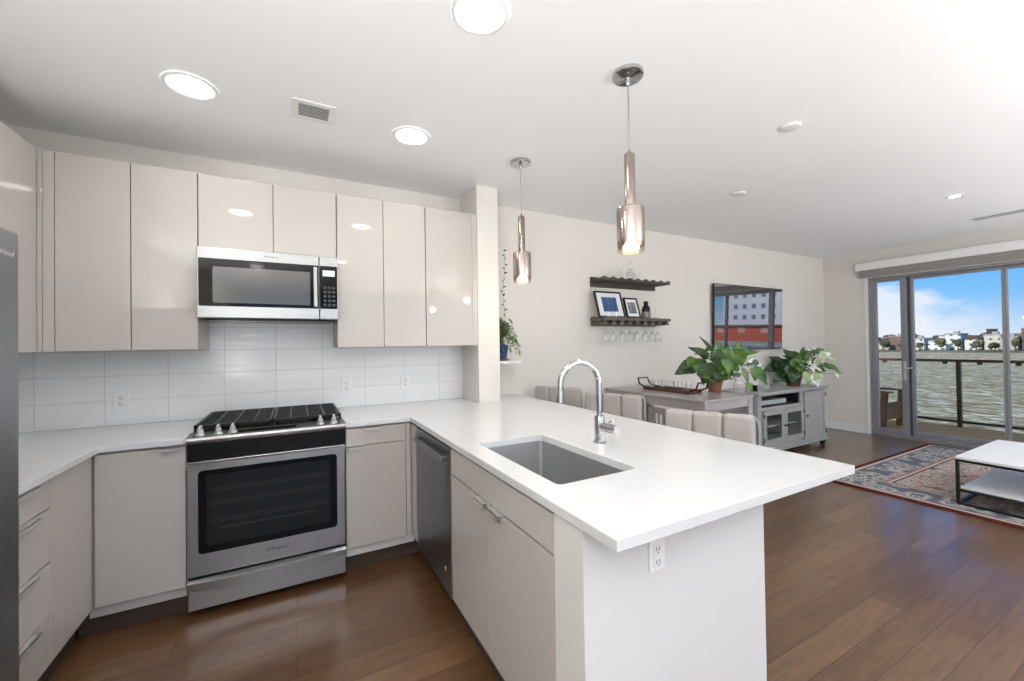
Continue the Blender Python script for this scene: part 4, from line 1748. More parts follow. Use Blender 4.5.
A_LEAVES = [
    ((3.322, 2.663, 1.110), 0.220, 0.156, 205, 0, 0.1),
    ((3.444, 2.604, 1.272), 0.211, 0.092, 150, 0, 0.4),
    ((3.348, 2.467, 1.076), 0.211, 0.149, 250, 0, 0.2),
    ((3.513, 2.577, 1.353), 0.184, 0.037, 125, 0, 0.1),
    ((3.496, 2.362, 1.250), 0.175, 0.122, 70, 1, 0.4),
    ((3.465, 2.248, 1.190), 0.186, 0.127, 20, 1, 0.5),
    ((3.565, 2.218, 1.259), 0.204, 0.111, 15, 1, 0.6),
    ((3.500, 2.272, 1.098), 0.154, 0.120, -10, 1, 0.3),
    ((3.590, 2.104, 1.059), 0.183, 0.100, -55, 1, 0.2),
    ((3.463, 2.158, 1.053), 0.166, 0.058, -70, 2, 0.1),
    ((3.512, 2.465, 1.173), 0.197, 0.117, 110, 0, 0.4),
    ((3.470, 2.129, 0.969), 0.082, 0.049, -60, 1, 0.2),
    ((3.376, 2.387, 1.025), 0.138, 0.104, 230, 0, 0.2),
    ((3.683, 2.192, 1.148), 0.172, 0.077, -50, 2, 0.3),
    ((3.389, 2.273, 1.138), 0.143, 0.101, -80, 1, 0.2),
    ((3.516, 2.434, 1.295), 0.151, 0.089, 95, 1, 0.5),
    ((3.671, 2.359, 1.321), 0.134, 0.071, 60, 1, 0.4),
]
B_LEAVES = [
    ((5.758, 3.197, 1.008), 0.259, 0.207, 200, 0, 0.2),
    ((5.790, 2.984, 1.147), 0.276, 0.213, 120, 0, 0.2),
    ((5.832, 2.874, 1.161), 0.247, 0.198, 70, 1, 0.4),
    ((5.952, 2.779, 1.224), 0.246, 0.111, 20, 2, 0.3),
    ((5.925, 2.624, 1.163), 0.203, 0.108, -25, 3, 0.3),
    ((5.872, 2.724, 1.017), 0.230, 0.169, -20, 2, 0.1),
    ((5.990, 2.612, 1.011), 0.216, 0.108, -30, 1, 0.4),
    ((5.651, 3.052, 0.899), 0.251, 0.213, 220, 0, 0.3),
    ((5.687, 2.924, 0.918), 0.246, 0.197, -90, 0, 0.1),
    ((5.840, 2.734, 0.872), 0.205, 0.133, -80, 3, 0.1),
    ((5.751, 2.789, 0.870), 0.194, 0.085, -85, 3, 0.1),
    ((5.989, 2.566, 0.913), 0.071, 0.048, -70, 3, 0.1),
    ((5.816, 3.087, 1.050), 0.230, 0.179, 160, 0, 0.4),
    ((5.747, 2.881, 1.034), 0.221, 0.160, -60, 1, 0.4),
    ((5.904, 2.851, 1.095), 0.211, 0.149, 30, 1, 0.5),
    ((5.758, 3.170, 1.104), 0.181, 0.129, 140, 0, 0.2),
    ((5.706, 3.009, 0.870), 0.175, 0.138, -100, 2, 0.2),
]
t = thing('potted_plant', 'large broad-leaved green plant in a terracotta pot on the grey table', 'plant', (3.42, 2.43, TZ))
pot(t, 3.42, 2.43, TZ, .048, .074, .125, M['terracotta'])
plant_leaves(t, (3.42, 2.43, TZ + .12), A_LEAVES, [M['leaf_dark'], M['leaf_light'], M['leaf_var']])
# glass things beside it
p = MB()
vx, vy = 3.445, 2.215
p.lathe(vx, vy, [(0, TZ + .0005), (.034, TZ + .0005), (.042, TZ + .02), (.042, TZ + .10), (.026, TZ + .13), (.028, TZ + .15), (.026, TZ + .15), (.024, TZ + .13), (.040, TZ + .10), (.040, TZ + .02), (0, TZ + .006)], 24)
o = p.build('glass_vase', M['glass'], loc=(vx, vy, TZ))
tag(o, 'clear glass bottle vase beside the terracotta pot on the grey table', 'vase')
tumbler(3.40, 2.16, TZ, .034, .10, 'clear glass jar at the near end of the grey table, under the leaves', None, 'glass_jar', 'jar')

# ------------------------------------------------------------------ media console
KX0, KX1, KY0, KY1, KZ = 4.70, 6.17, 2.80, 3.262, .765
t = thing('media_console', 'grey media cabinet with glass doors standing under the television', 'cabinet', ((KX0 + KX1) / 2, 3.03, 0))
p = MB()
p.box(KX0 - .03, KX1 + .04, KY0 - .035, KY1, KZ - .03, KZ, .006)
p.box(KX0 - .012, KX1 + .018, KY0 - .016, KY1, KZ - .045, KZ - .031, .004)
p.build('top', M['console'], t)
p = MB()
p.box(KX0, KX0 + .03, KY0, KY1, .11, KZ - .046)
p.box(KX1 - .03, KX1, KY0, KY1, .11, KZ - .046)
p.box(5.635, 5.665, KY0, KY1, .11, KZ - .046)
p.box(KX0 + .03, KX1 - .03, KY1 - .02, KY1, .11, KZ - .046)
p.box(KX0 + .03, 5.635, KY0, KY1 - .02, .545, .585)
p.box(KX0 + .03, KX1 - .03, KY0, KY1 - .02, .11, .15)
p.box(KX0 + .03, KX0 + .085, KY0, KY0 + .025, .15, .545)
p.box(KX0 + .03, KX0 + .075, KY0, KY0 + .025, .585, KZ - .046)
p.box(5.60, 5.635, KY0, KY0 + .025, .585, KZ - .046)
p.build('carcass', M['console'], t)
p = MB()
p.box(KX0 + .031, 5.634, KY1 - .03, KY1 - .0205, .151, KZ - .0465)
p.box(KX0 + .0305, KX0 + .034, KY0 + .027, KY1 - .03, .586, KZ - .0465)
p.box(5.631, 5.6345, KY0 + .027, KY1 - .03, .586, KZ - .0465)
p.box(KX0 + .034, 5.631, KY0 + .002, KY1 - .03, KZ - .050, KZ - .0465)
p.box(KX0 + .034, 5.631, KY0 + .002, KY1 - .03, .5855, .588)
p.build('lining', M['console_in'], t)
boxpart('inner_shelf', M['console'], t, KX0 + .031, 5.634, KY0 + .05, KY1 - .031, .33, .348)
p = MB()
p.box(KX0 - .03, KX1 + .045, KY0 - .04, KY1, .062, .085, .008)
p.box(KX0 - .015, KX1 + .025, KY0 - .02, KY1, .085, .109, .005)
p.build('plinth', M['console'], t)
for x in (KX0 + .03, KX1 - .02):
    for y in (KY0 + .02, KY1 - .05):
        p = MB(); p.lathe(x, y, [(0, .0005), (.02, .0005), (.033, .02), (.035, .036), (.028, .055), (.02, .0615), (0, .0615)], 20)
        p.build('foot', M['hinge'], t)


def console_door(x0_, x1_, z0_, z1_, glass, hinge_left, knob_left):
    f_ = .055
    p_ = MB()
    y0_, y1_ = KY0 - .018, KY0 - .001
    p_.box(x0_, x0_ + f_, y0_, y1_, z0_, z1_, .002)
    p_.box(x1_ - f_, x1_, y0_, y1_, z0_, z1_, .002)
    p_.box(x0_ + f_, x1_ - f_, y0_, y1_, z0_, z0_ + f_, .002)
    p_.box(x0_ + f_, x1_ - f_, y0_, y1_, z1_ - f_, z1_, .002)
    o_ = p_.build('door', M['console'], t)
    boxpart('pane' if glass else 'panel', M['pane'] if glass else M['console'], o_, x0_ + f_, x1_ - f_, y0_ + .007, y0_ + .011, z0_ + f_, z1_ - f_)
    xk = x0_ + .026 if knob_left else x1_ - .026
    p_ = MB()
    p_.tube([(xk, y0_, (z0_ + z1_) / 2), (xk, y0_ - .012, (z0_ + z1_) / 2), (xk, y0_ - .016, (z0_ + z1_) / 2), (xk, y0_ - .026, (z0_ + z1_) / 2)], [.005, .005, .014, .010], 12)
    p_.build('knob', M['hinge'], o_)
    xh = x0_ + .006 if hinge_left else x1_ - .006
    p_ = MB()
    for z in (z0_ + .06, z1_ - .06):
        p_.cyl((xh, y0_ - .004, z - .022), (xh, y0_ - .004, z + .022), .006, n=8)
    p_.build('hinge', M['hinge'], o_)


console_door(4.79, 5.215, .152, .543, True, True, False)
console_door(5.220, 5.640, .152, .543, True, False, True)
console_door(5.668, 6.168, .114, KZ - .050, False, False, True)
# set-top box in the open slot
t = thing('media_player', 'flat pale grey media box in the open slot of the console', 'media box', (5.13, 2.98, .585))
boxpart('case', M['alu'], t, 4.86, 5.40, 2.86, 3.14, .596, .652, .004)
for x in (4.9, 5.36):
    for y in (2.9, 3.1):
        p = MB(); p.cyl((x, y, .5885), (x, y, .597), .012, n=10)
        p.build('foot', M['black'], t)
# things standing on the console
t = thing('potted_plant', 'bushy variegated plant with white-splashed leaves on the media cabinet', 'plant', (5.80, 2.98, KZ))
pot(t, 5.80, 2.98, KZ, .07, .10, .16, M['brownpot'])
plant_leaves(t, (5.80, 2.98, KZ + .15), B_LEAVES, [M['leaf_dark'], M['leaf_light'], M['leaf_var'], M['leaf_pale']])
p = MB()
p.lathe(5.10, 2.95, [(0, KZ + .0005), (.05, KZ + .0005), (.06, KZ + .03), (.055, KZ + .12), (.045, KZ + .16), (.05, KZ + .18), (.047, KZ + .18), (.042, KZ + .16), (.052, KZ + .12), (.056, KZ + .03), (0, KZ + .008)], 24)
tag(p.build('glass_vase', M['glass'], loc=(5.10, 2.95, KZ)), 'clear glass vase on the left part of the media cabinet', 'vase')
t = thing('candle_lantern', 'small black candle holder on the left end of the media cabinet', 'candle holder', (4.86, 2.93, KZ))
p = MB(); p.lathe(4.86, 2.93, [(0, KZ + .0005), (.036, KZ + .0005), (.038, KZ + .01), (.03, KZ + .02), (.034, KZ + .075), (.030, KZ + .075), (.026, KZ + .03), (0, KZ + .028)], 20)
p.build('holder', M['black'], t)
p = MB(); p.lathe(4.86, 2.93, [(0, KZ + .029), (.024, KZ + .029), (.024, KZ + .10), (.02, KZ + .104), (0, KZ + .102)], 16)
p.build('candle', M['white'], t)

# ------------------------------------------------------------------ television
t = thing('television', 'large flat black television hung on the far wall, mirroring the outdoors', 'television', (5.34, 3.26, 1.66))
boxpart('case', M['tvcase'], t, 4.575, 6.055, 3.238, 3.262, 1.252, 2.088, .003)
boxpart('wall_bracket', M['blackmetal'], t, 5.05, 5.65, 3.263, 3.284, 1.50, 1.82)
b = MB(); b.box(4.582, 6.048, 3.2355, 3.2385, 1.264, 2.081)
b.build('screen', M['tvscreen'], t)
t.rotation_euler = (math.radians(1.2), 0, 0)     # tipped a little towards the seats

# ------------------------------------------------------------------ wall shelves
SX0, SX1, SYF, SYB = 2.685, 3.60, 3.085, 3.289
# upper shelf: back plate, plank and a notched front rail for bottle necks
t = thing('wall_shelf', 'upper weathered wooden wall shelf with a notched front edge', 'shelf', ((SX0 + SX1) / 2, 3.2, 1.95))
boxpart('back_plate', M['shelfwood_dark'], t, SX0, SX1, SYB - .022, SYB, 1.945, 2.046, .003)
boxpart('plank', M['shelfwood_dark'], t, SX0, SX1 + .03, SYF + .016, SYB - .0225, 1.994, 2.020, .003)
out = [(SX0, 1.994)]
out += [(SX1 + .03, 1.994), (SX1 + .03, 2.030)]
nn_ = 8
w_ = (SX1 + .03 - SX0 - .05) / nn_
for k in range(nn_):
    xr = SX1 + .03 - .025 - k * w_
    for q in range(9):
        a_ = PI * q / 8
        out.append((xr - w_ * .5 + w_ * .36 * math.cos(a_), 2.030 - .016 * math.sin(a_)))
out.append((SX0, 2.030))
b = MB(); b.prism(out, 'y', SYF, SYF + .0155); b.build('notched_rail', M['shelfwood_dark'], t)
UZ = 2.020
# lower shelf: back plate, plank and stemware slots
t = thing('wall_shelf', 'lower weathered wooden wall shelf holding picture frames and hanging wine glasses', 'shelf', ((SX0 + SX1) / 2, 3.2, 1.56))
boxpart('back_plate', M['shelfwood'], t, SX0, SX1, SYB - .022, SYB, 1.543, 1.638, .003)
boxpart('plank', M['shelfwood'], t, SX0, SX1 + .03, SYF, SYB - .0225, 1.592, 1.622, .003)
b = MB()
for k in range(9):
    x = SX0 + .03 + k * .108
    b.box(x - .013, x + .013, SYF + .004, SYB - .024, 1.572, 1.5915, .001)
    b.box(x - .030, x + .030, SYF + .004, SYB - .024, 1.552, 1.5715, .001)
b.build('stemware_rail', M['shelfwood'], t)
LZ = 1.622
# picture frames leaning on the wall


def picture(label, xa, xb, h, ybase, ytop, art, name='picture_frame'):
    t_ = thing(name, label, 'picture frame', ((xa + xb) / 2, ybase, LZ))
    th = .018
    ang_ = math.atan2(ytop - ybase, h)
    L = math.hypot(h, ytop - ybase)

    def slab(nm, m_, x0_, x1_, u0, u1, d0_, d1_, par):
        p_ = MB()
        vs = p_.box(x0_, x1_, d0_, d1_, u0, u1, .001)
        mt = Matrix.Translation((0, ybase, LZ + .004)) @ Matrix.Rotation(-ang_, 4, 'X')
        bmesh.ops.transform(p_.bm, matrix=mt, verts=p_.bm.verts)
        return p_.build(nm, m_, par)
    f_ = .016
    p_ = MB()
    p_.box(xa, xa + f_, 0, th, 0, L, .001)
    p_.box(xb - f_, xb, 0, th, 0, L, .001)
    p_.box(xa + f_, xb - f_, 0, th, 0, f_, .001)
    p_.box(xa + f_, xb - f_, 0, th, L - f_, L, .001)
    mt = Matrix.Translation((0, ybase, LZ + .004)) @ Matrix.Rotation(-ang_, 4, 'X')
    bmesh.ops.transform(p_.bm, matrix=mt, verts=p_.bm.verts)
    p_.build('frame', M['blackframe'], t_)
    slab('mount', M['mount'], xa + f_, xb - f_, f_, L - f_, .007, .016, t_)
    mx_, mu = (xb - xa) * .22, L * .22
    slab('print', art, xa + mx_, xb - mx_, mu, L - mu, .0045, .0068, t_)


M['blue_print'] = mat('blue_print', (52, 88, 132), 0.6, var=0.5, vscale=22)
M['grey_print'] = mat('grey_photo_print', (120, 122, 124), 0.6, var=0.7, vscale=24)
picture('larger black-framed blue print leaning at the left of the lower shelf', 2.675, 3.025, .272, 3.135, 3.215, M['blue_print'])
picture('smaller black-framed grey photograph overlapping the blue print on the shelf', 3.035, 3.225, .214, 3.118, 3.180, M['grey_print'])
# dark seated figurine
t = thing('figurine', 'small black figurine with a pale patterned base on the lower shelf', 'figurine', (3.345, 3.16, LZ))
b = MB()
b.lathe(3.335, 3.16, [(0, LZ + .0005), (.048, LZ + .0005), (.050, LZ + .02), (.046, LZ + .06), (.034, LZ + .075), (0, LZ + .075)], 20)
b.build('base', mat('patterned_base', (120, 120, 122), .5, var=.8, vscale=40), t)
b = MB()
b.lathe(3.335, 3.16, [(0, LZ + .0755), (.042, LZ + .0755), (.046, LZ + .095), (.036, LZ + .125), (.022, LZ + .145), (.026, LZ + .16), (.026, LZ + .172), (.015, LZ + .186), (0, LZ + .19)], 20)
b.ball((3.372, 3.155, LZ + .11), .016, .014, .026)
b.ball((3.298, 3.155, LZ + .11), .016, .014, .026)
b.build('figure', M['black'], t)
# candle and little glasses
t = thing('candlestick', 'slim white candle near the right end of the lower shelf', 'candle', (3.47, 3.15, LZ))
b = MB(); b.lathe(3.47, 3.15, [(0, LZ + .0005), (.022, LZ + .0005), (.022, LZ + .008), (.012, LZ + .012), (.012, LZ + .02), (0, LZ + .02)], 16); b.build('holder', M['glass'], t)
b = MB(); b.lathe(3.47, 3.15, [(0, LZ + .0205), (.010, LZ + .0205), (.009, LZ + .12), (0, LZ + .122)], 14); b.build('candle', M['white'], t)
for k in range(3):
    tumbler(2.765 + k * .05, 3.108, LZ, .017, .062, '%s of three tiny clear glasses before the blue print' % ('leftmost', 'middle', 'rightmost')[k], 'tiny glasses on the lower shelf', 'shot_glass')
# carafe and glasses on the upper shelf
b = MB()
cx_, cy_ = 3.13, 3.17
b.lathe(cx_, cy_, [(0, UZ + .0005), (.040, UZ + .0005), (.044, UZ + .02), (.040, UZ + .07), (.016, UZ + .11), (.014, UZ + .15), (.020, UZ + .165), (.018, UZ + .165), (.012, UZ + .15), (.014, UZ + .11), (.038, UZ + .07), (.042, UZ + .02), (0, UZ + .006)], 22)
b.ball((cx_, cy_, UZ + .187), .018, sub=2)
tag(b.build('decanter', M['glass'], loc=(cx_, cy_, UZ)), 'clear glass decanter with ball stopper on the upper shelf', 'decanter')
tumbler(3.02, 3.16, UZ, .026, .095, 'clear tumbler left of the decanter on the upper shelf', 'tumblers on the upper shelf')
tumbler(3.235, 3.18, UZ, .026, .085, 'clear tumbler right of the decanter on the upper shelf', 'tumblers on the upper shelf')


# hanging wine glasses (foot up in the slots)
def wine_glass(x, y, label):
    t_ = thing('wine_glass', label, 'wine glass', (x, y, 1.585), 'wine glasses hanging under the lower shelf')
    z = 1.572
    p_ = MB()
    p_.lathe(x, y, [(0, z + .010), (.010, z + .008), (.033, z + .0035), (.034, z + .0015), (.005, z + .0005), (0, z + .0005)], 24)
    p_.build('foot', M['glass'], t_)
    p_ = MB(); p_.cyl((x, y, z), (x, y, z - .085), .0034, n=10); p_.build('stem', M['glass'], t_)
    p_ = MB()
    p_.lathe(x, y, [(0, z - .085), (.014, z - .090), (.030, z - .108), (.037, z - .135), (.036, z - .165), (.030, z - .195), (.0285, z - .195), (.0345, z - .165), (.0355, z - .135), (.029, z - .110), (.013, z - .093), (0, z - .088)], 24)
    p_.build('bowl', M['glass'], t_)
    return t_


w0 = None
names_ = ['first', 'second', 'third', 'fourth', 'fifth', 'sixth', 'seventh', 'eighth']
for k in range(8):
    x, y = SX0 + .084 + k * .108, 3.15 + (.02 if k % 3 == 1 else 0)
    lb = 'stemmed wine glass hanging under the lower shelf, %s from its left end' % names_[k]
    if w0 is None:
        w0 = wine_glass(x, y, lb)
        wp = Vector((x, y, 1.585))
    else:
        dup(w0, (x, y, 1.585), None, lb)

# ------------------------------------------------------------------ small plant shelf on the wing wall
b = MB(); b.box(1.4605, 1.72, 3.03, 3.20, 1.205, 1.228, .003)
tag(b.build('plant_shelf', M['trim'], loc=(1.59, 3.1, 1.2)), 'small white floating shelf behind the wing wall', 'shelf')
t = thing('potted_plant', 'small trailing green plant in a blue pot on the white shelf by the wing wall', 'plant', (1.565, 3.11, 1.228))
pz = 1.228
b = MB(); b.lathe(1.565, 3.11, [(0, pz + .0005), (.062, pz + .0005), (.070, pz + .012), (.066, pz + .014), (0, pz + .012)], 28); b.build('saucer', M['terracotta'], t)
b = MB(); b.lathe(1.565, 3.11, [(0, pz + .0145), (.046, pz + .0145), (.060, pz + .12), (.063, pz + .125), (.063, pz + .135), (.056, pz + .135), (.054, pz + .115), (0, pz + .112)], 28)
po = b.build('pot', M['bluepot'], t)
b = MB(); b.lathe(1.565, 3.11, [(0, pz + .122), (.054, pz + .12)], 20); b.build('soil', M['soil'], po)
fl, sm = MB(), MB()
rnd = random.Random(5)
for k in range(34):
    a = rnd.uniform(0, 2 * PI)
    reach = rnd.uniform(.09, .27)
    dx, dy = math.cos(a), math.sin(a)
    if dx < -.2:
        reach *= .35
    if dy > .3:
        reach *= .6
    top = Vector((1.565 + dx * reach * .45, 3.11 + dy * reach * .45, pz + .14 + rnd.uniform(.08, .24)))
    end = Vector((max(1.48, 1.565 + dx * reach), min(3.25, 3.11 + dy * reach), pz + rnd.uniform(.04, .16)))
    b0 = Vector((1.565, 3.11, pz + .12))
    pts_ = [b0, b0.lerp(top, .6) + Vector((0, 0, .03)), top, top.lerp(end, .6) + Vector((0, 0, .015)), end]
    sm.tube(pts_, .0016, 5)
    for q in range(1, 5):
        for j in range(3):
            c = pts_[q - 1].lerp(pts_[q], (j + .5) / 3) if q > 1 else pts_[1]
            d = Vector((rnd.uniform(-1, 1), rnd.uniform(-1, .6), rnd.uniform(-.9, .3)))
            fl.leaf(c, d, (rnd.uniform(-.5, .5), -.6, .8), rnd.uniform(.028, .045), rnd.uniform(.013, .020), nu=4)
sm.build('stem', M['stem'], t)
fl.build('foliage', M['leaf_vine'], t, recalc=False)
# long thin climbing vine
vl, vs_ = MB(), MB()
vp = []
for k in range(22):
    u = k / 21
    vp.append(Vector((1.595 + .018 * math.sin(u * 9), 3.10 + .012 * math.cos(u * 7), pz + .12 + u * .83)))
vs_.tube(vp, .0014, 5)
for k in range(2, 22):
    c = vp[k]
    a = k * 2.4
    vl.leaf(c, (math.cos(a), -.4, .1 + .4 * math.sin(a)), (.2, -.8, .5), .030, .020, nu=4)
vs_.build('vine_stem', M['stem'], t)
vl.build('vine_foliage', M['leaf_dark'], t, recalc=False)

# ------------------------------------------------------------------ rug and coffee table
b = MB(); b.box(4.552, 7.182, -1.38, 2.12, .0005, .012, .003)
tag(b.build('rug', M['rug'], loc=(5.867, .37, 0)), 'faded red and blue oriental rug on the wood floor', 'rug')
CX0, CX1, CY0, CY1, CZ = 4.765, 5.865, .13, 1.238, .402
RZ = .0125
t = thing('coffee_table', 'white two-tier coffee table with a thin black metal frame on the rug', 'coffee table', (5.31, .68, RZ))
boxpart('top', M['white'], t, CX0, CX1, CY0, CY1, CZ - .022, CZ, .003)
boxpart('lower_shelf', M['white'], t, CX0 + .022, CX1 - .022, CY0 + .022, CY1 - .022, .138, .158, .002)
p = MB()
for y in (CY0, CY1 - .02):
    p.box(CX0, CX1, y, y + .02, CZ - .042, CZ - .0225, .001)
    p.box(CX0, CX1, y, y + .02, RZ, RZ + .018, .001)
    p.box(CX0 + .02, CX1 - .02, y, y + .02, .120, .1375, .001)
for x in (CX0, CX1 - .02):
    p.box(x, x + .02, CY0 + .02, CY1 - .02, CZ - .042, CZ - .0225, .001)
    p.box(x, x + .02, CY0 + .02, CY1 - .02, RZ, RZ + .018, .001)
    p.box(x, x + .02, CY0 + .02, CY1 - .02, .120, .1375, .001)
p.build('frame', M['blackmetal'], t)
for x in (CX0, CX1 - .02):
    for y in (CY0, CY1 - .02):
        boxpart('leg', M['blackmetal'], t, x, x + .02, y, y + .02, RZ + .018, CZ - .042)

# ================================================================== OUTDOORS
b = MB(); b.box(XE + .152, 9.16, -2.4, 5.2, -.25, -.01)
struct(b.build('floor_balcony', M['deckwood']))
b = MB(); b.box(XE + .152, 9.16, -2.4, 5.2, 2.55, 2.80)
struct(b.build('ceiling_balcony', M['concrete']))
t = thing('balcony_railing', 'dark balcony railing with clear panels above the water', 'railing', (9.06, 1.4, -.01))
RX = 9.06
boxpart('top_rail', M['rail'], t, RX - .03, RX + .03, -2.38, 5.18, .995, 1.035, .004)
boxpart('bottom_rail', M['rail'], t, RX - .018, RX + .018, -2.38, 5.18, .055, .095, .003)
for y in (-2.34, -.80, .75, 2.29, 3.80, 5.14):
    boxpart('post', M['rail'], t, RX - .032, RX + .032, y - .024, y + .024, -.0095, .995, .003)
ys_ = [-2.34, -.80, .75, 2.29, 3.80, 5.14]
for a, c in zip(ys_, ys_[1:]):
    boxpart('glass_panel', M['pane'], t, RX - .005, RX + .005, a + .036, c - .036, .098, .965)
p = MB()
y = -2.0
while y < 5.1:
    p.box(RX - .02, RX + .02, y - .025, y + .025, .960, .9945, .002)
    y += .37
p.build('clip', M['rail'], t)

# wooden garden chair on the balcony, facing along it
t = thing('adirondack_chair', 'weathered brown wooden garden chair on the balcony behind the glass', 'chair', (8.20, 3.05, -.01))
ax0, ax1 = 7.86, 8.54
p = MB()
for k in range(6):
    y = 2.82 + k * .085
    z = .345 - k * .022
    p.box(ax0 + .07, ax1 - .07, y, y + .075, z - .018, z, .003)
p.build('seat', M['adwood'], t)
p = MB()
for k in range(6):
    x = ax0 + .085 + k * .088
    h_ = .98 - abs(k - 2.5) * .035
    p.box(x, x + .075, 3.26, 3.28, .20, h_, .004, rot=(-.32, 0, 0), piv=(x, 3.27, .2))
p.box(ax0 + .07, ax1 - .07, 3.325, 3.345, .50, .57, .003)
p.build('backrest', M['adwood'], t)
for x in (ax0, ax1 - .12):
    boxpart('arm', M['adwood'], t, x, x + .13, 2.70, 3.42, .548, .572, .006)
for x in (ax0 + .025, ax1 - .045):
    p = MB(); p.prism([(2.775, -.009), (2.865, -.009), (2.825, .548), (2.735, .548)], 'x', x, x + .022)
    p.build('leg', M['adwood'], t)
    p = MB(); p.prism([(2.80, .26), (2.80, .36), (3.42, .20), (3.62, -.009), (3.50, -.009)], 'x', x + .023, x + .045)
    p.build('side_rail', M['adwood'], t)
    p = MB(); p.prism([(3.36, .20), (3.41, .20), (3.41, .548), (3.36, .548)], 'x', x, x + .022)
    p.build('arm_post', M['adwood'], t)
# front board
boxpart('front_board', M['adwood'], t, ax0 + .05, ax1 - .05, 2.795, 2.817, .12, .38, .003)

# river, far shore
WZ = -9.3
b = MB()
vs4 = [b.bm.verts.new(c) for c in ((14, -60, WZ), (432, -240, WZ), (432, 420, WZ), (14, 240, WZ))]
b.bm.faces.new(vs4)
wo = b.build('water', M['water'])
struct(wo)
b = MB()
pr = [(430, WZ - .5), (432, WZ + 1.2), (470, WZ + 2.5), (560, WZ + 4), (700, WZ + 9), (900, WZ + 8), (900, WZ - .5)]
b.prism(pr, 'y', -40, 400)
struct(b.build('hill', M['land']))

WALLC = [(236, 234, 228), (226, 222, 214), (136, 104, 88), (240, 240, 238), (216, 206, 190), (112, 90, 78), (232, 228, 220), (186, 180, 170)]
CNAME = ['white', 'pale grey', 'red-brown brick', 'bright white', 'cream', 'dark brick', 'off-white', 'stone grey']
FAC = [facade_mat('facade_' + c.replace(' ', '_').replace('-', '_'), w_c, (92, 96, 100) if i != 5 else (60, 56, 54), 4.2, 3.6, .38) for i, (w_c, c) in enumerate(zip(WALLC, CNAME))]
ROOF = mat('flat_roof_grey', (170, 166, 160), .9)
ROOF2 = mat('pitched_roof_brown', (104, 82, 68), .9)
# y span (m), height, depth, colour, pitched roof
row = [(176, 190, 8, 2, 1), (163, 174, 10, 5, 0), (152, 162, 7, 4, 1), (142, 151, 11, 2, 0), (131, 141, 9, 1, 0),
       (119, 130, 7, 3, 0), (110, 118, 12, 6, 0), (101, 109, 8, 0, 1), (92, 100, 11, 4, 0), (83, 91, 9, 7, 0), (74, 82, 15, 5, 0), (64, 73, 10, 1, 0), (52, 63, 13, 5, 0)]
def from_left(i, hidden):
    return '%s from the left' % ordn[i - hidden] if i >= hidden else 'hidden left of the door'


ordn = ['first', 'second', 'third', 'fourth', 'fifth', 'sixth', 'seventh', 'eighth', 'ninth', 'tenth', 'eleventh', 'twelfth', 'thirteenth']
for i, (ya, yb, h_, ci, pit) in enumerate(row):
    xa = 438.5 + (i * 37 % 11)
    z0_ = WZ + 1.6
    tt = thing('building', '%s building %s on the far shore, %s' % (CNAME[ci], 'with a pitched roof' if pit else 'with a flat roof', from_left(i, 2)), 'building', (xa, (ya + yb) / 2, z0_), 'buildings along the far shore')
    boxpart('wall', FAC[ci], tt, xa, xa + 16, ya, yb, z0_, z0_ + h_)
    if pit:
        b = MB(); b.prism([(ya - .5, z0_ + h_), (yb + .5, z0_ + h_), ((ya + yb) / 2, z0_ + h_ + 3)], 'x', xa - .5, xa + 16.5)
        b.build('roof', ROOF2, tt)
    else:
        b = MB(); b.box(xa - .4, xa + 16.4, ya - .4, yb + .4, z0_ + h_, z0_ + h_ + .7)
        b.box(xa + 4, xa + 8, ya + 2, ya + 5, z0_ + h_ + .7, z0_ + h_ + 2.4)
        b.build('roof', ROOF, tt)
# second row on the rise behind
row2 = [(166, 186, 7, 6), (146, 160, 9, 0), (128, 143, 8, 4), (108, 122, 10, 3), (90, 104, 9, 1), (70, 86, 11, 2)]
for i, (ya, yb, h_, ci) in enumerate(row2):
    z0_ = WZ + 2.6
    tt = thing('building', '%s block on the hillside above the shore houses, %s' % (CNAME[ci], from_left(i, 1)), 'building', (556, (ya + yb) / 2 * 1.24, z0_), 'hillside blocks')
    boxpart('wall', FAC[ci], tt, 548, 566, ya * 1.24, yb * 1.24, z0_, z0_ + h_)
    b = MB(); b.box(547.5, 566.5, ya * 1.24 - .4, yb * 1.24 + .4, z0_ + h_, z0_ + h_ + .8); b.build('roof', ROOF, tt)
tt = thing('building', 'square dark tower standing up above the far shore skyline', 'building', (575, 125, WZ + 3))
boxpart('wall', facade_mat('facade_dark', (52, 54, 62), (34, 36, 42), 3, 3.4, .5), tt, 570, 574, 119.5, 125.5, WZ + 3, WZ + 18.2)
boxpart('roof', ROOF2, tt, 569.5, 574.5, 119, 126, WZ + 18.2, WZ + 18.8)


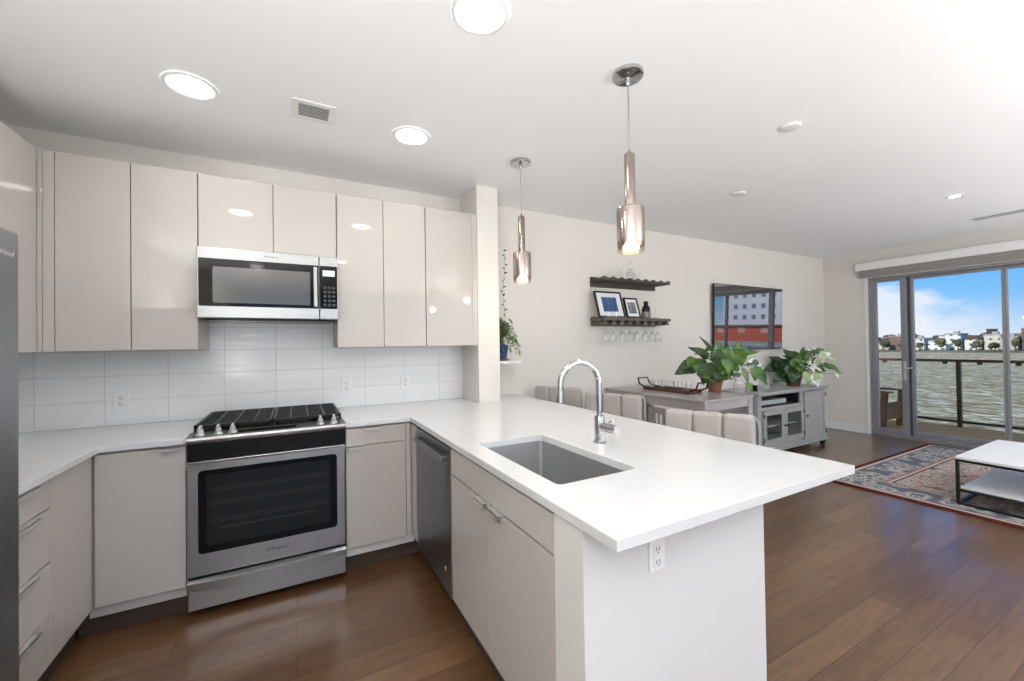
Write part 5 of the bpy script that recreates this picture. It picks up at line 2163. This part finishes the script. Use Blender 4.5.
def tree(label, x, y, z, h_, r, m_, seed):
    rn = random.Random(seed)
    t_ = thing('tree', label, 'tree', (x, y, z), 'trees on the far shore')
    p_ = MB(); p_.tube([(x, y, z), (x, y, z + h_ * .55)], [.35, .2], 8); p_.build('trunk', M['trunk'], t_)
    p_ = MB()
    for k in range(9):
        a_ = rn.uniform(0, 2 * PI)
        rr = rn.uniform(0, r * .65)
        p_.ball((x + rr * math.cos(a_), y + rr * math.sin(a_), z + h_ * rn.uniform(.45, .9)), r * rn.uniform(.4, .6), r * rn.uniform(.4, .65), h_ * rn.uniform(.16, .24), sub=2)
    for v in p_.bm.verts:
        v.co += Vector((rn.uniform(-1, 1), rn.uniform(-1, 1), rn.uniform(-1, 1))) * r * .06
    p_.build('crown', m_, t_)


ty = [175, 162.5, 151.5, 141.5, 130.5, 118.5, 109.5, 100.5, 91.5, 82.5, 73.5, 63.5]
for i, y in enumerate(ty):
    kind = i % 2
    tree('%s tree between the far shore houses, %s' % (('dark green', 'olive brown')[kind], from_left(i, 2)),
         432.8 + (i % 2) * .6, y, WZ + 1.3, 6.0 + (i * 7 % 4), 2.9 + (i % 3) * .3, M['foliage' if kind == 0 else 'foliage2'], i)
for i, y in enumerate((222, 205, 186, 166, 148, 131, 113, 97)):
    tree('round hilltop tree on the far skyline, %s' % from_left(i, 1), 600, y, WZ + 4.6, 9 + i % 3, 7, M['foliage2' if i % 2 else 'foliage'], 50 + i)

# town on the near bank to the south-east (seen in the television)
b = MB(); b.box(28, 190, -190, -12, WZ - .5, WZ + 2)
struct(b.build('land', M['land']))
tt = thing('building', 'long red brick building mirrored in the television', 'building', (95, -52, WZ + 2))
boxpart('wall', facade_mat('facade_red', (196, 84, 62), (206, 170, 156), 5, 4.2, .3), tt, 88, 104, -90, -24, WZ + 2, 2.4)
boxpart('roof', ROOF2, tt, 87.5, 104.5, -90.5, -23.5, 2.4, 2.8)
tt = thing('building', 'tall white apartment tower mirrored in the right half of the television', 'building', (118, -52, WZ + 2))
boxpart('wall', facade_mat('facade_tower', (226, 228, 236), (112, 122, 150), 2.6, 3.0, .42), tt, 112, 130, -70, -34, WZ + 2, 30)
boxpart('roof', ROOF, tt, 111.5, 130.5, -70.5, -33.5, 30, 30.8)
tt = thing('building', 'low white shed before the red brick building mirrored in the television', 'building', (62, -34, WZ + 2))
boxpart('wall', facade_mat('facade_shed', (226, 230, 236), (150, 160, 176), 4, 5, .3), tt, 56, 68, -46, -14, WZ + 2, -.6)
boxpart('roof', ROOF, tt, 55.6, 68.4, -46.4, -13.6, -.6, -.3)
